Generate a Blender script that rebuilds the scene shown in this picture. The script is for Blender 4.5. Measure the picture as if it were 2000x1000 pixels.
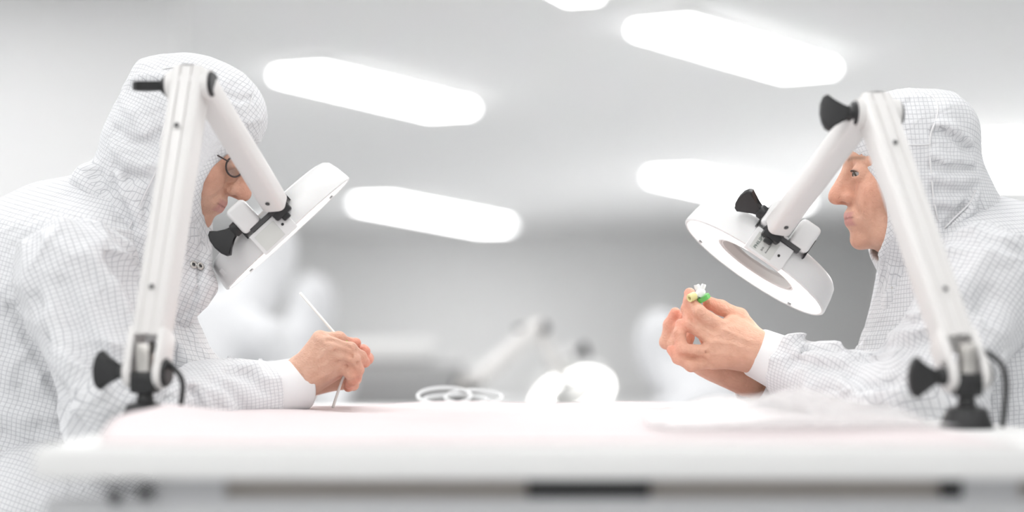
import bpy, bmesh, math, random
import numpy as np
from mathutils import Matrix, Vector

# ------------------------------------------------------------------ camera, world, exposure
for o in list(bpy.data.objects):
    bpy.data.objects.remove(o)
SC = bpy.context.scene
COL = SC.collection
F32 = np.float32
FPX, HOR, DIST, ZC = 3750.0, 672.0, 3.0, 0.86        # focal length in px (2000 wide), horizon row, focus distance, lens height

cam = bpy.data.cameras.new('camera')
cam.sensor_width = 36.0
cam.lens = FPX / 2000.0 * 36.0
cam.shift_y = (HOR - 500.0) / 2000.0
cam.clip_start = 0.05
cam.dof.use_dof = True
cam.dof.focus_distance = DIST - 0.03
cam.dof.aperture_fstop = 1.15
cam_o = bpy.data.objects.new('camera', cam)
cam_o.location = (0, -DIST, ZC)
cam_o.rotation_euler = (math.pi / 2, 0, 0)
COL.objects.link(cam_o)
SC.camera = cam_o

w = bpy.data.worlds.new('world')
SC.world = w
w.use_nodes = True
w.node_tree.nodes['Background'].inputs[0].default_value = (0.95, 0.97, 1.0, 1)
w.node_tree.nodes['Background'].inputs[1].default_value = 0.3
SC.view_settings.view_transform = 'Standard'
SC.view_settings.look = 'None'
SC.view_settings.gamma = 1.0
SC.view_settings.use_curve_mapping = False
SC.view_settings.exposure = 0.0
SC.cycles.max_bounces = 6
SC.cycles.diffuse_bounces = 3
SC.cycles.use_adaptive_sampling = True
SC.cycles.adaptive_threshold = 0.04
SC.cycles.glossy_bounces = 2
SC.cycles.transmission_bounces = 4
SC.cycles.transparent_max_bounces = 6
SC.cycles.caustics_reflective = False
SC.cycles.caustics_refractive = False
SC.cycles.use_denoising = True

CEIL = ZC + 1.75
LUM_STRENGTH = 7.8      # ceiling luminaires
LUM_HALL = 17.5          # luminaires of the hall behind
RING_STRENGTH = 3.5      # ring lamps of the magnifiers


def W(px, py, y=0.0):
    """photo measurement (2000x1000 frame) at a known distance y behind the focus plane -> metres"""
    s = (DIST + y) / FPX
    return np.array([(px - 1000.0) * s, y, ZC - (py - HOR) * s])


# ------------------------------------------------------------------ materials
MATS = {}


def pmat(name, col, rough=0.5, metal=0.0, **kw):
    if name in MATS:
        return MATS[name]
    m = bpy.data.materials.new(name)
    m.use_nodes = True
    nt = m.node_tree
    b = nt.nodes['Principled BSDF']
    b.inputs['Base Color'].default_value = (*col, 1)
    b.inputs['Roughness'].default_value = rough
    b.inputs['Metallic'].default_value = metal
    for k, v in kw.items():
        b.inputs[k].default_value = v
    # faint grain so that no surface is dead flat
    n = nt.nodes.new('ShaderNodeTexNoise')
    n.inputs['Scale'].default_value = 60
    mx = nt.nodes.new('ShaderNodeMixRGB')
    mx.blend_type = 'MULTIPLY'
    mx.inputs[0].default_value = 0.04
    mx.inputs[1].default_value = (*col, 1)
    nt.links.new(n.outputs['Color'], mx.inputs[2])
    nt.links.new(mx.outputs[0], b.inputs['Base Color'])
    MATS[name] = m
    return m


def emat(name, col, strength):
    m = bpy.data.materials.new(name)
    m.use_nodes = True
    b = m.node_tree.nodes['Principled BSDF']
    b.inputs['Base Color'].default_value = (.9, .9, .9, 1)
    b.inputs['Emission Color'].default_value = (*col, 1)
    b.inputs['Emission Strength'].default_value = strength
    m.cycles.emission_sampling = 'FRONT'
    MATS[name] = m
    return m


def cloth_mat(name, base, line, spacing=0.0066, width=0.00095, amount=0.47):
    """white cleanroom weave with a carbon-thread grid laid along the cloth coordinates"""
    m = bpy.data.materials.new(name)
    m.use_nodes = True
    nt = m.node_tree
    N, L = nt.nodes, nt.links
    b = N['Principled BSDF']
    b.inputs['Roughness'].default_value = 0.75
    b.inputs['Sheen Weight'].default_value = 0.1
    at = N.new('ShaderNodeAttribute')
    at.attribute_name = 'cloth_uv'
    sp = N.new('ShaderNodeSeparateXYZ')
    L.new(at.outputs['Vector'], sp.inputs[0])

    def mth(op, a, b_=None):
        n = N.new('ShaderNodeMath')
        n.operation = op
        for i, v in enumerate((a, b_)):
            if v is None:
                continue
            if isinstance(v, (int, float)):
                n.inputs[i].default_value = v
            else:
                L.new(v, n.inputs[i])
        return n.outputs[0]
    lines = []
    for ch in ('X', 'Y'):
        p = mth('PINGPONG', sp.outputs[ch], spacing / 2)
        lines.append(mth('LESS_THAN', p, width / 2))
    g = mth('MAXIMUM', lines[0], lines[1])
    g = mth('MULTIPLY', g, sp.outputs['Z'])
    g = mth('MULTIPLY', g, amount)
    mx = N.new('ShaderNodeMixRGB')
    mx.inputs[1].default_value = (*base, 1)
    mx.inputs[2].default_value = (*line, 1)
    L.new(g, mx.inputs[0])
    L.new(mx.outputs[0], b.inputs['Base Color'])
    tc = N.new('ShaderNodeTexCoord')
    no = N.new('ShaderNodeTexNoise')
    no.inputs['Scale'].default_value = 26
    no.inputs['Detail'].default_value = 4
    no.inputs['Distortion'].default_value = 0.6
    L.new(tc.outputs['Object'], no.inputs['Vector'])
    bp = N.new('ShaderNodeBump')
    bp.inputs['Strength'].default_value = 0.6
    bp.inputs['Distance'].default_value = 0.016
    L.new(no.outputs['Fac'], bp.inputs['Height'])
    L.new(bp.outputs[0], b.inputs['Normal'])
    MATS[name] = m
    return m


def skin_mat(name, base):
    m = bpy.data.materials.new(name)
    m.use_nodes = True
    nt = m.node_tree
    N, L = nt.nodes, nt.links
    b = N['Principled BSDF']
    b.inputs['Roughness'].default_value = 0.5
    b.inputs['Subsurface Weight'].default_value = 0.12
    b.inputs['Subsurface Radius'].default_value = (1.0, 0.35, 0.2)
    b.inputs['Subsurface Scale'].default_value = 0.006
    at = N.new('ShaderNodeAttribute')
    at.attribute_name = 'tint'
    tc = N.new('ShaderNodeTexCoord')
    n1 = N.new('ShaderNodeTexNoise')
    n1.inputs['Scale'].default_value = 70
    n1.inputs['Detail'].default_value = 5
    L.new(tc.outputs['Object'], n1.inputs['Vector'])
    rp = N.new('ShaderNodeValToRGB')
    rp.color_ramp.elements[0].position = 0.3
    rp.color_ramp.elements[0].color = (0.84, 0.74, 0.69, 1)
    rp.color_ramp.elements[1].position = 0.62
    rp.color_ramp.elements[1].color = (1, 1, 1, 1)
    L.new(n1.outputs['Fac'], rp.inputs[0])
    mx = N.new('ShaderNodeMixRGB')
    mx.blend_type = 'MULTIPLY'
    mx.inputs[0].default_value = 0.55
    L.new(at.outputs['Color'], mx.inputs[1])
    L.new(rp.outputs[0], mx.inputs[2])
    L.new(mx.outputs[0], b.inputs['Base Color'])
    # fine creases
    mp = N.new('ShaderNodeMapping')
    mp.inputs['Scale'].default_value = (90, 200, 130)
    L.new(tc.outputs['Object'], mp.inputs[0])
    n2 = N.new('ShaderNodeTexNoise')
    n2.inputs['Scale'].default_value = 1.3
    n2.inputs['Detail'].default_value = 4
    n2.inputs['Distortion'].default_value = 1.2
    L.new(mp.outputs[0], n2.inputs['Vector'])
    bp = N.new('ShaderNodeBump')
    bp.inputs['Strength'].default_value = 0.6
    bp.inputs['Distance'].default_value = 0.0035
    L.new(n2.outputs['Fac'], bp.inputs['Height'])
    L.new(bp.outputs[0], b.inputs['Normal'])
    MATS[name] = m
    return m


CLOTH = cloth_mat('cleanroom_cloth', (0.84, 0.845, 0.86), (0.33, 0.34, 0.37))
SKIN = skin_mat('skin', (1, 1, 1))
KNIT = pmat('white_knit', (0.88, 0.88, 0.885), 0.85)
WPLA = pmat('white_plastic', (0.82, 0.805, 0.79), 0.32)
WPLA2 = pmat('white_housing', (0.86, 0.86, 0.855), 0.3)
BLK = pmat('black_plastic', (0.018, 0.018, 0.019), 0.4)
DGREY = pmat('dark_grey_plastic', (0.07, 0.07, 0.072), 0.5)
STEEL = pmat('steel', (0.62, 0.6, 0.57), 0.3, 1.0)
LAM = pmat('white_laminate', (0.85, 0.85, 0.84), 0.6, **{'Specular IOR Level': 0.25})
WALLM = pmat('wall_paint', (0.94, 0.94, 0.935), 0.8)
WALLW = pmat('white_wall_paint', (0.91, 0.91, 0.91), 0.8)
CEILM = pmat('ceiling_paint', (0.86, 0.86, 0.855), 0.9)
FLOORM = pmat('vinyl_floor', (0.74, 0.745, 0.75), 0.45)
GREYM = pmat('grey_metal', (0.50, 0.505, 0.515), 0.45)
BROWNG = pmat('brown_grey_rail', (0.40, 0.37, 0.34), 0.6)
RINGE = emat('ring_light', (1.0, 0.985, 0.96), RING_STRENGTH)
LUME = emat('luminaire_light', (1.0, 1.0, 1.0), LUM_STRENGTH)
LUMH = emat('hall_luminaire_light', (1.0, 1.0, 1.0), LUM_HALL)


def lens_mat(gloss=None):
    m = bpy.data.materials.new('lens_glass')
    m.use_nodes = True
    nt = m.node_tree
    nt.nodes.remove(nt.nodes['Principled BSDF'])
    tr = nt.nodes.new('ShaderNodeBsdfTransparent')
    tr.inputs[0].default_value = (.96, .97, .97, 1)
    gl = nt.nodes.new('ShaderNodeBsdfGlossy')
    gl.inputs['Roughness'].default_value = .05
    fr = nt.nodes.new('ShaderNodeFresnel')
    fr.inputs['IOR'].default_value = 1.45
    mx = nt.nodes.new('ShaderNodeMixShader')
    if gloss is None:
        nt.links.new(fr.outputs[0], mx.inputs[0])
    else:
        mx.inputs[0].default_value = gloss
    nt.links.new(tr.outputs[0], mx.inputs[1])
    nt.links.new(gl.outputs[0], mx.inputs[2])
    nt.links.new(mx.outputs[0], nt.nodes['Material Output'].inputs[0])
    MATS['lens_glass'] = m
    return m


GLASS = lens_mat()
PINK = pmat('pink_sheet', (0.80, 0.725, 0.73), 0.85, **{'Specular IOR Level': 0.1})


# ------------------------------------------------------------------ object helpers
ORG = {}


def tag(o, label=None, cat=None, group=None, kind=None):
    if label:
        o['label'] = label
    if cat:
        o['category'] = cat
    if group:
        o['group'] = group
    if kind:
        o['kind'] = kind
    return o


def thing(name, loc, label=None, cat=None, group=None):
    o = bpy.data.objects.new(name, None)
    o.empty_display_size = 0.05
    o.location = loc
    COL.objects.link(o)
    ORG[o.name] = np.array(loc, float)
    return tag(o, label, cat, group)


def link_mesh(name, me, mat, parent=None, org=None):
    o = bpy.data.objects.new(name, me)
    if mat is not None:
        me.materials.append(mat)
    if parent is not None:
        o.parent = parent
        o.location = (org - ORG[parent.name]) if org is not None else (0, 0, 0)
        ORG[o.name] = ORG[parent.name] if org is None else np.array(org, float)
    else:
        ORG[o.name] = np.zeros(3) if org is None else np.array(org, float)
        o.location = ORG[o.name]
    COL.objects.link(o)
    return o


def part(name, vf, mat, parent=None, smooth=True, label=None, angle=None):
    """vf = (verts in world metres, faces)"""
    V, Fc = vf
    V = np.asarray(V, float)
    if parent is not None:
        org = ORG[parent.name]
    else:
        org = np.array([(V[:, 0].min() + V[:, 0].max()) / 2, (V[:, 1].min() + V[:, 1].max()) / 2, V[:, 2].min()])
    me = bpy.data.meshes.new(name)
    me.from_pydata((V - org).tolist(), [], [list(map(int, f)) for f in Fc])
    if smooth:
        me.shade_smooth()
        if angle:
            me.set_sharp_from_angle(angle=math.radians(angle))
    me.update()
    o = link_mesh(name, me, mat, parent, None if parent is not None else org)
    if label:
        o['label'] = label
    return o


def join(*vfs):
    V, Fc, n = [], [], 0
    for v, f in vfs:
        v = np.asarray(v, float)
        V.append(v)
        Fc += [[i + n for i in q] for q in f]
        n += len(v)
    return np.vstack(V), Fc


def unit(v):
    v = np.asarray(v, float)
    return v / np.linalg.norm(v)


def frame(z, xhint):
    """3x3 with columns x, y, z"""
    z = unit(z)
    x = np.asarray(xhint, float)
    x = unit(x - z * (x @ z))
    return np.stack([x, np.cross(z, x), z], 1)


EYE3 = np.eye(3)


def rbox(c, size, R=EYE3, bev=0.004, seg=2):
    bm = bmesh.new()
    bmesh.ops.create_cube(bm, size=1.0)
    for v in bm.verts:
        v.co = Vector((v.co.x * size[0], v.co.y * size[1], v.co.z * size[2]))
    if bev > 0:
        bmesh.ops.bevel(bm, geom=list(bm.edges), offset=min(bev, min(size) * .49), segments=seg, profile=0.5, affect='EDGES')
    V = np.array([v.co[:] for v in bm.verts])
    bm.verts.index_update()
    Fc = [[v.index for v in f.verts] for f in bm.faces]
    bm.free()
    return V @ R.T + np.asarray(c), Fc


def prism(poly, depth, c, R, bev=0.002, seg=2):
    """polygon in local xy, extruded along local z by +-depth/2"""
    bm = bmesh.new()
    lo = [bm.verts.new((p[0], p[1], -depth / 2)) for p in poly]
    hi = [bm.verts.new((p[0], p[1], depth / 2)) for p in poly]
    n = len(poly)
    a = bm.faces.new(lo[::-1])
    b = bm.faces.new(hi)
    for i in range(n):
        bm.faces.new((lo[i], lo[(i + 1) % n], hi[(i + 1) % n], hi[i]))
    if bev > 0:
        es = list(a.edges) + list(b.edges)
        bmesh.ops.bevel(bm, geom=es, offset=bev, segments=seg, profile=0.5, affect='EDGES')
    bmesh.ops.recalc_face_normals(bm, faces=bm.faces[:])
    bm.verts.index_update()
    V = np.array([v.co[:] for v in bm.verts])
    Fc = [[v.index for v in f.verts] for f in bm.faces]
    bm.free()
    return V @ R.T + np.asarray(c), Fc


def lathe(prof, c, R, n=64, closed=False):
    """profile (r, h) spun round local z"""
    prof = list(prof)
    m = len(prof)
    V = []
    for i in range(n):
        a = 2 * math.pi * i / n
        for r, h in prof:
            V.append((r * math.cos(a), r * math.sin(a), h))
    Fc = []
    rng = m if closed else m - 1
    for i in range(n):
        j = (i + 1) % n
        for k in range(rng):
            l = (k + 1) % m
            Fc.append((i * m + k, j * m + k, j * m + l, i * m + l))
    return np.array(V) @ R.T + np.asarray(c), Fc


def tube(pts, r, n=10, cap=True):
    pts = [np.asarray(p, float) for p in pts]
    rs = r if isinstance(r, (list, tuple)) else [r] * len(pts)
    V, Fc = [], []
    prev = None
    for i, p in enumerate(pts):
        t = unit(pts[min(i + 1, len(pts) - 1)] - pts[max(i - 1, 0)])
        if prev is None:
            prev = np.array([0, 0, 1.0]) if abs(t[2]) < .9 else np.array([1.0, 0, 0])
        x = unit(prev - t * (prev @ t))
        prev = x
        y = np.cross(t, x)
        for k in range(n):
            a = 2 * math.pi * k / n
            V.append(p + rs[i] * (x * math.cos(a) + y * math.sin(a)))
    for i in range(len(pts) - 1):
        for k in range(n):
            l = (k + 1) % n
            Fc.append((i * n + k, i * n + l, (i + 1) * n + l, (i + 1) * n + k))
    if cap:
        Fc.append(list(range(n))[::-1])
        Fc.append([(len(pts) - 1) * n + k for k in range(n)])
    return np.array(V), Fc


def cyl(a, b, r, n=24):
    return tube([a, b], r, n)


def spline(pts, m=8):
    """Catmull-Rom through points"""
    P = [np.asarray(p, float) for p in pts]
    P = [2 * P[0] - P[1]] + P + [2 * P[-1] - P[-2]]
    out = []
    for i in range(1, len(P) - 2):
        for k in range(m):
            t = k / m
            a, b, c, d = P[i - 1:i + 3]
            out.append(.5 * (2 * b + (c - a) * t + (2 * a - 5 * b + 4 * c - d) * t * t + (-a + 3 * b - 3 * c + d) * t ** 3))
    out.append(P[-2])
    return out


def ico(c, r, R=EYE3, n=16, m=10):
    r = np.array([r] * 3 if np.isscalar(r) else r, float)
    V, Fc = [(0, 0, 1)], []
    for i in range(1, m):
        th = math.pi * i / m
        for k in range(n):
            a = 2 * math.pi * k / n
            V.append((math.sin(th) * math.cos(a), math.sin(th) * math.sin(a), math.cos(th)))
    V.append((0, 0, -1))
    for k in range(n):
        l = (k + 1) % n
        Fc.append((0, 1 + k, 1 + l))
        for i in range(m - 2):
            Fc.append((1 + i * n + k, 1 + (i + 1) * n + k, 1 + (i + 1) * n + l, 1 + i * n + l))
        b = 1 + (m - 2) * n
        Fc.append((b + k, len(V) - 1, b + l))
    return (np.array(V) * r) @ R.T + np.asarray(c), Fc


# ------------------------------------------------------------------ sculpting with distance fields
class Cap:
    def __init__(s, a, b, ra, rb, k=0.01, sub=False):
        s.a = np.asarray(a, F32)
        s.ba = np.asarray(b, F32) - s.a
        s.ra, s.rb, s.k, s.sub = ra, rb, k, sub
        s.bb = float(s.ba @ s.ba) + 1e-12
        s.c = s.a + s.ba / 2
        s.R = math.sqrt(s.bb) / 2 + max(ra, rb)

    def d(s, P):
        pa = P - s.a
        h = np.clip(pa @ s.ba / s.bb, 0, 1)
        q = pa - h[:, None] * s.ba
        return np.sqrt(np.einsum('ij,ij->i', q, q)) - (s.ra + (s.rb - s.ra) * h)


class Ell:
    def __init__(s, c, r, R=EYE3, k=0.01, sub=False):
        s.c = np.asarray(c, F32)
        s.r = np.asarray(r, F32)
        s.M = np.asarray(R, F32)
        s.k, s.sub = k, sub
        s.R = float(max(s.r))

    def d(s, P):
        q = ((P - s.c) @ s.M) / s.r
        k0 = np.sqrt(np.einsum('ij,ij->i', q, q))
        q = q / s.r
        k1 = np.sqrt(np.einsum('ij,ij->i', q, q)) + 1e-9
        return k0 * (k0 - 1) / k1


class ECyl:
    """elliptic cylinder, endless along local y (used as a cutter)"""
    def __init__(s, c, rx, rz, R=EYE3, k=0.004, sub=True):
        s.c = np.asarray(c, F32)
        s.M = np.asarray(R, F32)
        s.rr = np.array([rx, rz], F32)
        s.k, s.sub = k, sub
        s.R = 1.0

    def d(s, P):
        q = ((P - s.c) @ s.M)[:, [0, 2]] / s.rr
        k0 = np.sqrt(np.einsum('ij,ij->i', q, q))
        q = q / s.rr
        k1 = np.sqrt(np.einsum('ij,ij->i', q, q)) + 1e-9
        return k0 * (k0 - 1) / k1


class Half:
    """cuts away everything with n.(p-c) > 0"""
    def __init__(s, c, n, k=0.003):
        s.c = np.asarray(c, F32)
        s.n = np.asarray(unit(n), F32)
        s.k, s.sub, s.R = k, True, 9.0

    def d(s, P):
        return -((P - s.c) @ s.n)


class Field:
    def __init__(s, prims, strokes=(), disp=None, amp=0.0, post=()):
        s.post = list(post)
        s.p, s.s, s.disp, s.amp = list(prims), list(strokes), disp, amp

    def base(s, P, prims=None):
        d = np.full(len(P), 1.0, F32)
        for q in (s.p if prims is None else prims):
            v = q.d(P)
            k = q.k
            if q.sub:
                v = -v
                h = np.clip(.5 - .5 * (v - d) / k, 0, 1)      # smooth max
                d = v * (1 - h) + d * h + k * h * (1 - h)
            else:
                h = np.clip(.5 + .5 * (v - d) / k, 0, 1)      # smooth min
                d = v * (1 - h) + d * h - k * h * (1 - h)
        return d

    def full(s, P, prims=None, strokes=None):
        d = s.base(P, prims)
        for st in (s.s if strokes is None else strokes):
            c, amp, sg = st
            t = c.d(P) / sg
            d = d - amp * np.exp(-t * t)
        if s.disp is not None:
            d = d + s.disp(P)
        for q in s.post:            # cuts made after the folds, so that hems stay crisp
            v = -q.d(P)
            h = np.clip(.5 - .5 * (v - d) / q.k, 0, 1)
            d = v * (1 - h) + d * h + q.k * h * (1 - h)
        return d

    def mesh(s, h, B=14):
        adds = [q for q in s.p if not q.sub]
        lo = np.min([q.c - q.R for q in adds], 0) - 0.02
        hi = np.max([q.c + q.R for q in adds], 0) + 0.02
        nb = np.ceil((hi - lo) / (h * B)).astype(int)
        half = h * B * math.sqrt(3) / 2
        I = np.stack(np.meshgrid(*[np.arange(n) for n in nb], indexing='ij'), -1).reshape(-1, 3)
        C = (lo + (I + .5) * h * B).astype(F32)
        dc = s.base(C)
        act = np.abs(dc) < half * 1.35 + 0.012 + s.amp
        I, C = I[act], C[act]
        g = np.arange(B + 1)
        L = np.stack(np.meshgrid(g, g, g, indexing='ij'), -1).reshape(-1, 3)
        NN = (nb * B + 2).astype(np.int64)
        cen = np.array([q.c for q in s.p])
        rad = np.array([q.R + q.k for q in s.p])
        scen = np.array([c.c for c, _, _ in s.s]).reshape(-1, 3)
        srad = np.array([c.R + 3 * sg for c, _, sg in s.s])
        K, PV, Q = [], [], []
        off = np.array([[i, j, k] for i in (0, 1) for j in (0, 1) for k in (0, 1)])
        edges = [(a, b) for a in range(8) for b in range(a + 1, 8) if np.abs(off[a] - off[b]).sum() == 1]
        for bi, c in zip(I, C):
            P = (lo + (bi * B + L) * h).astype(F32)
            near = np.linalg.norm(cen - c, axis=1) < rad + half + 0.02
            pr = [q for q, nr in zip(s.p, near) if nr]
            if not any(not q.sub for q in pr):
                continue
            st = []
            if len(s.s):
                sn = np.linalg.norm(scen - c, axis=1) < srad + half
                st = [q for q, nr in zip(s.s, sn) if nr]
            v = s.full(P, pr, st).reshape(B + 1, B + 1, B + 1)
            neg = v < 0
            if neg.all() or not neg.any():
                continue
            cnt = np.zeros((B, B, B), np.int8)
            for o in off:
                cnt += neg[o[0]:o[0] + B, o[1]:o[1] + B, o[2]:o[2] + B]
            ci = np.argwhere((cnt > 0) & (cnt < 8))
            cv = np.stack([v[ci[:, 0] + o[0], ci[:, 1] + o[1], ci[:, 2] + o[2]] for o in off], 1)
            acc = np.zeros((len(ci), 3))
            num = np.zeros(len(ci))
            for a, b in edges:
                va, vb = cv[:, a], cv[:, b]
                m = (va < 0) != (vb < 0)
                t = np.where(m, va / np.where(m, va - vb, 1), 0)
                acc += np.where(m[:, None], off[a] + t[:, None] * (off[b] - off[a]), 0)
                num += m
            G = bi * B + ci
            K.append((G[:, 0] * NN[1] + G[:, 1]) * NN[2] + G[:, 2])
            PV.append(lo + (G + acc / num[:, None]) * h)
            for ax in range(3):
                u, w_ = (ax + 1) % 3, (ax + 2) % 3
                sl0 = [slice(0, B)] * 3
                sl1 = [slice(0, B)] * 3
                sl1[ax] = slice(1, B + 1)
                e = neg[tuple(sl0)] != neg[tuple(sl1)]
                ei = np.argwhere(e)
                if not len(ei):
                    continue
                ins = neg[ei[:, 0], ei[:, 1], ei[:, 2]]
                G = bi * B + ei
                quad = []
                for du, dw in ((-1, -1), (0, -1), (0, 0), (-1, 0)):
                    H = G.copy()
                    H[:, u] += du
                    H[:, w_] += dw
                    quad.append((H[:, 0] * NN[1] + H[:, 1]) * NN[2] + H[:, 2])
                quad = np.stack(quad, 1)
                quad[~ins] = quad[~ins][:, ::-1]
                Q.append(quad)
        K, PV, Q = np.concatenate(K), np.concatenate(PV), np.concatenate(Q)
        K, idx = np.unique(K, return_index=True)
        PV = PV[idx]
        pos = np.searchsorted(K, Q)
        pos = np.clip(pos, 0, len(K) - 1)
        ok = (K[pos] == Q).all(1)
        return PV, pos[ok]

    def hit(s, px, py, y0=-0.45):
        """first point of the surface on the line of sight through a photo measurement"""
        o = np.array([0, -DIST, ZC])
        dr = unit(W(px, py) - o)
        t = DIST + y0
        for _ in range(90):
            p = o + dr * t
            v = float(s.base(p[None].astype(F32))[0])
            if v < 0.0006:
                return p
            t += max(v * .7, 0.0008)
            if t > DIST + 0.6:
                return None
        return p


def strokes(field, specs):
    """folds: (list of photo points, +ridge/-groove height m, half width m) laid on the surface"""
    out = []
    for pts, amp, sg in specs:
        Pw = [field.hit(*p) for p in pts]
        Pw = [p for p in Pw if p is not None]
        for a, b in zip(Pw[:-1], Pw[1:]):
            out.append((Cap(a, b, 0, 0), amp / 1.0, sg))
    return out


def waves(seed, dirs, amp):
    """crumple: sharp-ish warped ridges"""
    rnd = np.random.RandomState(seed)
    D = [(np.asarray(unit(d), F32), f, rnd.rand() * 6.28) for d, f in dirs]
    Wd = [(np.asarray(unit(rnd.randn(3)), F32), 2 * math.pi * rnd.uniform(5, 11), rnd.rand() * 6.28) for _ in range(3)]

    def fn(P):
        wsum = sum(np.sin(P @ d * f + p) for d, f, p in Wd)
        msk = .5 + .5 * np.sin(P @ Wd[0][0] * Wd[0][1] * .8 + P @ Wd[1][0] * Wd[1][1] * .6 + 1.0)
        out = 0
        for d, f, p in D:
            s_ = np.sin(P @ d * (2 * math.pi * f) + p + 1.3 * wsum)
            out = out + (1 - np.abs(s_)) ** 1.6
        return (-amp / len(D) * out * msk).astype(F32)
    return fn


def field_obj(name, field, h, mat, parent, uvfn=None, tintfn=None, smooth_it=1, relax=.55):
    V, Q = field.mesh(h)
    if smooth_it:       # light relaxation takes the grid stepping out
        n = len(V)
        for _ in range(smooth_it):
            acc = np.zeros((n, 3))
            cnt = np.zeros(n)
            for a, b in ((0, 1), (1, 2), (2, 3), (3, 0)):
                np.add.at(acc, Q[:, a], V[Q[:, b]])
                np.add.at(cnt, Q[:, a], 1)
            ok = cnt > 0
            V[ok] = (1 - relax) * V[ok] + relax * acc[ok] / cnt[ok][:, None]
    me = bpy.data.meshes.new(name)
    org = ORG[parent.name] if parent is not None else np.zeros(3)
    me.vertices.add(len(V))
    me.vertices.foreach_set('co', (V - org).astype(F32).ravel())
    me.loops.add(len(Q) * 4)
    me.loops.foreach_set('vertex_index', Q.astype(np.int32).ravel())
    me.polygons.add(len(Q))
    me.polygons.foreach_set('loop_start', (np.arange(len(Q)) * 4).astype(np.int32))
    me.update(calc_edges=True)
    me.validate()
    me.shade_smooth()
    if uvfn is not None:
        at = me.attributes.new('cloth_uv', 'FLOAT_VECTOR', 'POINT')
        at.data.foreach_set('vector', uvfn(V).astype(F32).ravel())
    if tintfn is not None:
        at = me.attributes.new('tint', 'FLOAT_COLOR', 'POINT')
        at.data.foreach_set('color', tintfn(V).astype(F32).ravel())
    return link_mesh(name, me, mat, parent)


def uv_limb(pts, R):
    """cloth coordinates along a bent sleeve"""
    pts = [np.asarray(p, float) for p in pts]

    def fn(V):
        us, vs, ds = [], [], []
        s0 = 0
        for a, b in zip(pts[:-1], pts[1:]):
            L = np.linalg.norm(b - a)
            t = (b - a) / L
            y = np.array([0, 1.0, 0])
            y = unit(y - t * (y @ t))
            x = np.cross(t, y)
            q = V - a
            h = q @ t
            us.append(np.arctan2(q @ x, -(q @ y)) * R)
            vs.append(s0 + h)
            hc = np.clip(h, 0, L)
            ds.append(np.linalg.norm(q - hc[:, None] * t, axis=1))
            s0 += L
        ds = np.array(ds)
        wt = np.exp(-(ds - ds.min(0)) / 0.012)
        wt /= wt.sum(0)
        return np.stack([(wt * np.array(us)).sum(0), (wt * np.array(vs)).sum(0), np.ones(len(V))], 1)
    return fn


def uv_round(c, R, rad, maskfn=None):
    """azimuthal cloth coordinates seen from the side"""
    def fn(V):
        q = (V - c) @ R
        l = np.linalg.norm(q, axis=1) + 1e-9
        th = np.maximum(np.arccos(np.clip(-q[:, 1] / l, -1, 1)) * rad, np.hypot(q[:, 0], q[:, 2]))
        ph = np.arctan2(q[:, 2], q[:, 0])
        uv = np.stack([th * np.cos(ph), th * np.sin(ph), np.ones(len(V))], 1)
        return maskfn(V, q, uv) if maskfn else uv
    return fn


# ------------------------------------------------------------------ the room
def struct(name, vf, mat, label=None):
    o = part(name, vf, mat, None, smooth=False)
    o['kind'] = 'structure'
    if label:
        o['label'] = label
    return o


XL, XR, YF, YB = -5.2, 5.6, -7.0, 27.0
struct('floor', rbox(((XL + XR) / 2, (YF + YB) / 2, -0.05), (XR - XL, YB - YF, 0.1), bev=0), FLOORM, 'pale grey vinyl floor')
struct('ceiling', rbox(((XL + XR) / 2, (YF + YB) / 2, CEIL + 0.05), (XR - XL, YB - YF, 0.1), bev=0), CEILM, 'flat light grey cleanroom ceiling')
struct('wall_back', rbox(((XL + XR) / 2, YB + 0.05, CEIL / 2), (XR - XL, 0.1, CEIL), bev=0), WALLM, 'far light grey wall')
struct('wall_front', rbox(((XL + XR) / 2, YF - 0.05, CEIL / 2), (XR - XL, 0.1, CEIL), bev=0), WALLW)
struct('wall_left', rbox((XL - 0.05, (YF + YB) / 2, CEIL / 2), (0.1, YB - YF, CEIL), bev=0), WALLW)
struct('wall_right', rbox((XR + 0.05, (YF + YB) / 2, CEIL / 2), (0.1, YB - YF, CEIL), bev=0), WALLM)
struct('wall_partition', rbox((-3.43, 6.6, CEIL / 2), (3.54, 0.12, CEIL), bev=0), WALLW, 'white partition wall behind the worker at left')


# ------------------------------------------------------------------ ceiling luminaires
def luminaire(a, b, wd, label, group='ceiling luminaires', hang=0.0, mat=None):
    """a, b: ends of the long axis on the ceiling (x, y)"""
    a, b = np.array([*a, CEIL - hang]), np.array([*b, CEIL - hang])
    c = (a + b) / 2
    t = b - a
    L = np.linalg.norm(t)
    R = frame((0, 0, 1), t)
    r = thing('ceiling_luminaire', c - (0, 0, .07), label, 'ceiling light', group)
    part('housing', rbox(c - (0, 0, .02), (L + .03, wd + .03, .04), R, .006), WPLA, r, angle=40)
    part('diffuser', rbox(c - (0, 0, .052), (L, wd, .032), R, 0), mat or LUMH, r, smooth=False)
    return r


def on_ceiling(px, py):
    d = FPX * (CEIL - 0.05 - ZC) / (HOR - py)
    return ((px - 1000) * d / FPX, d - DIST)


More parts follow.
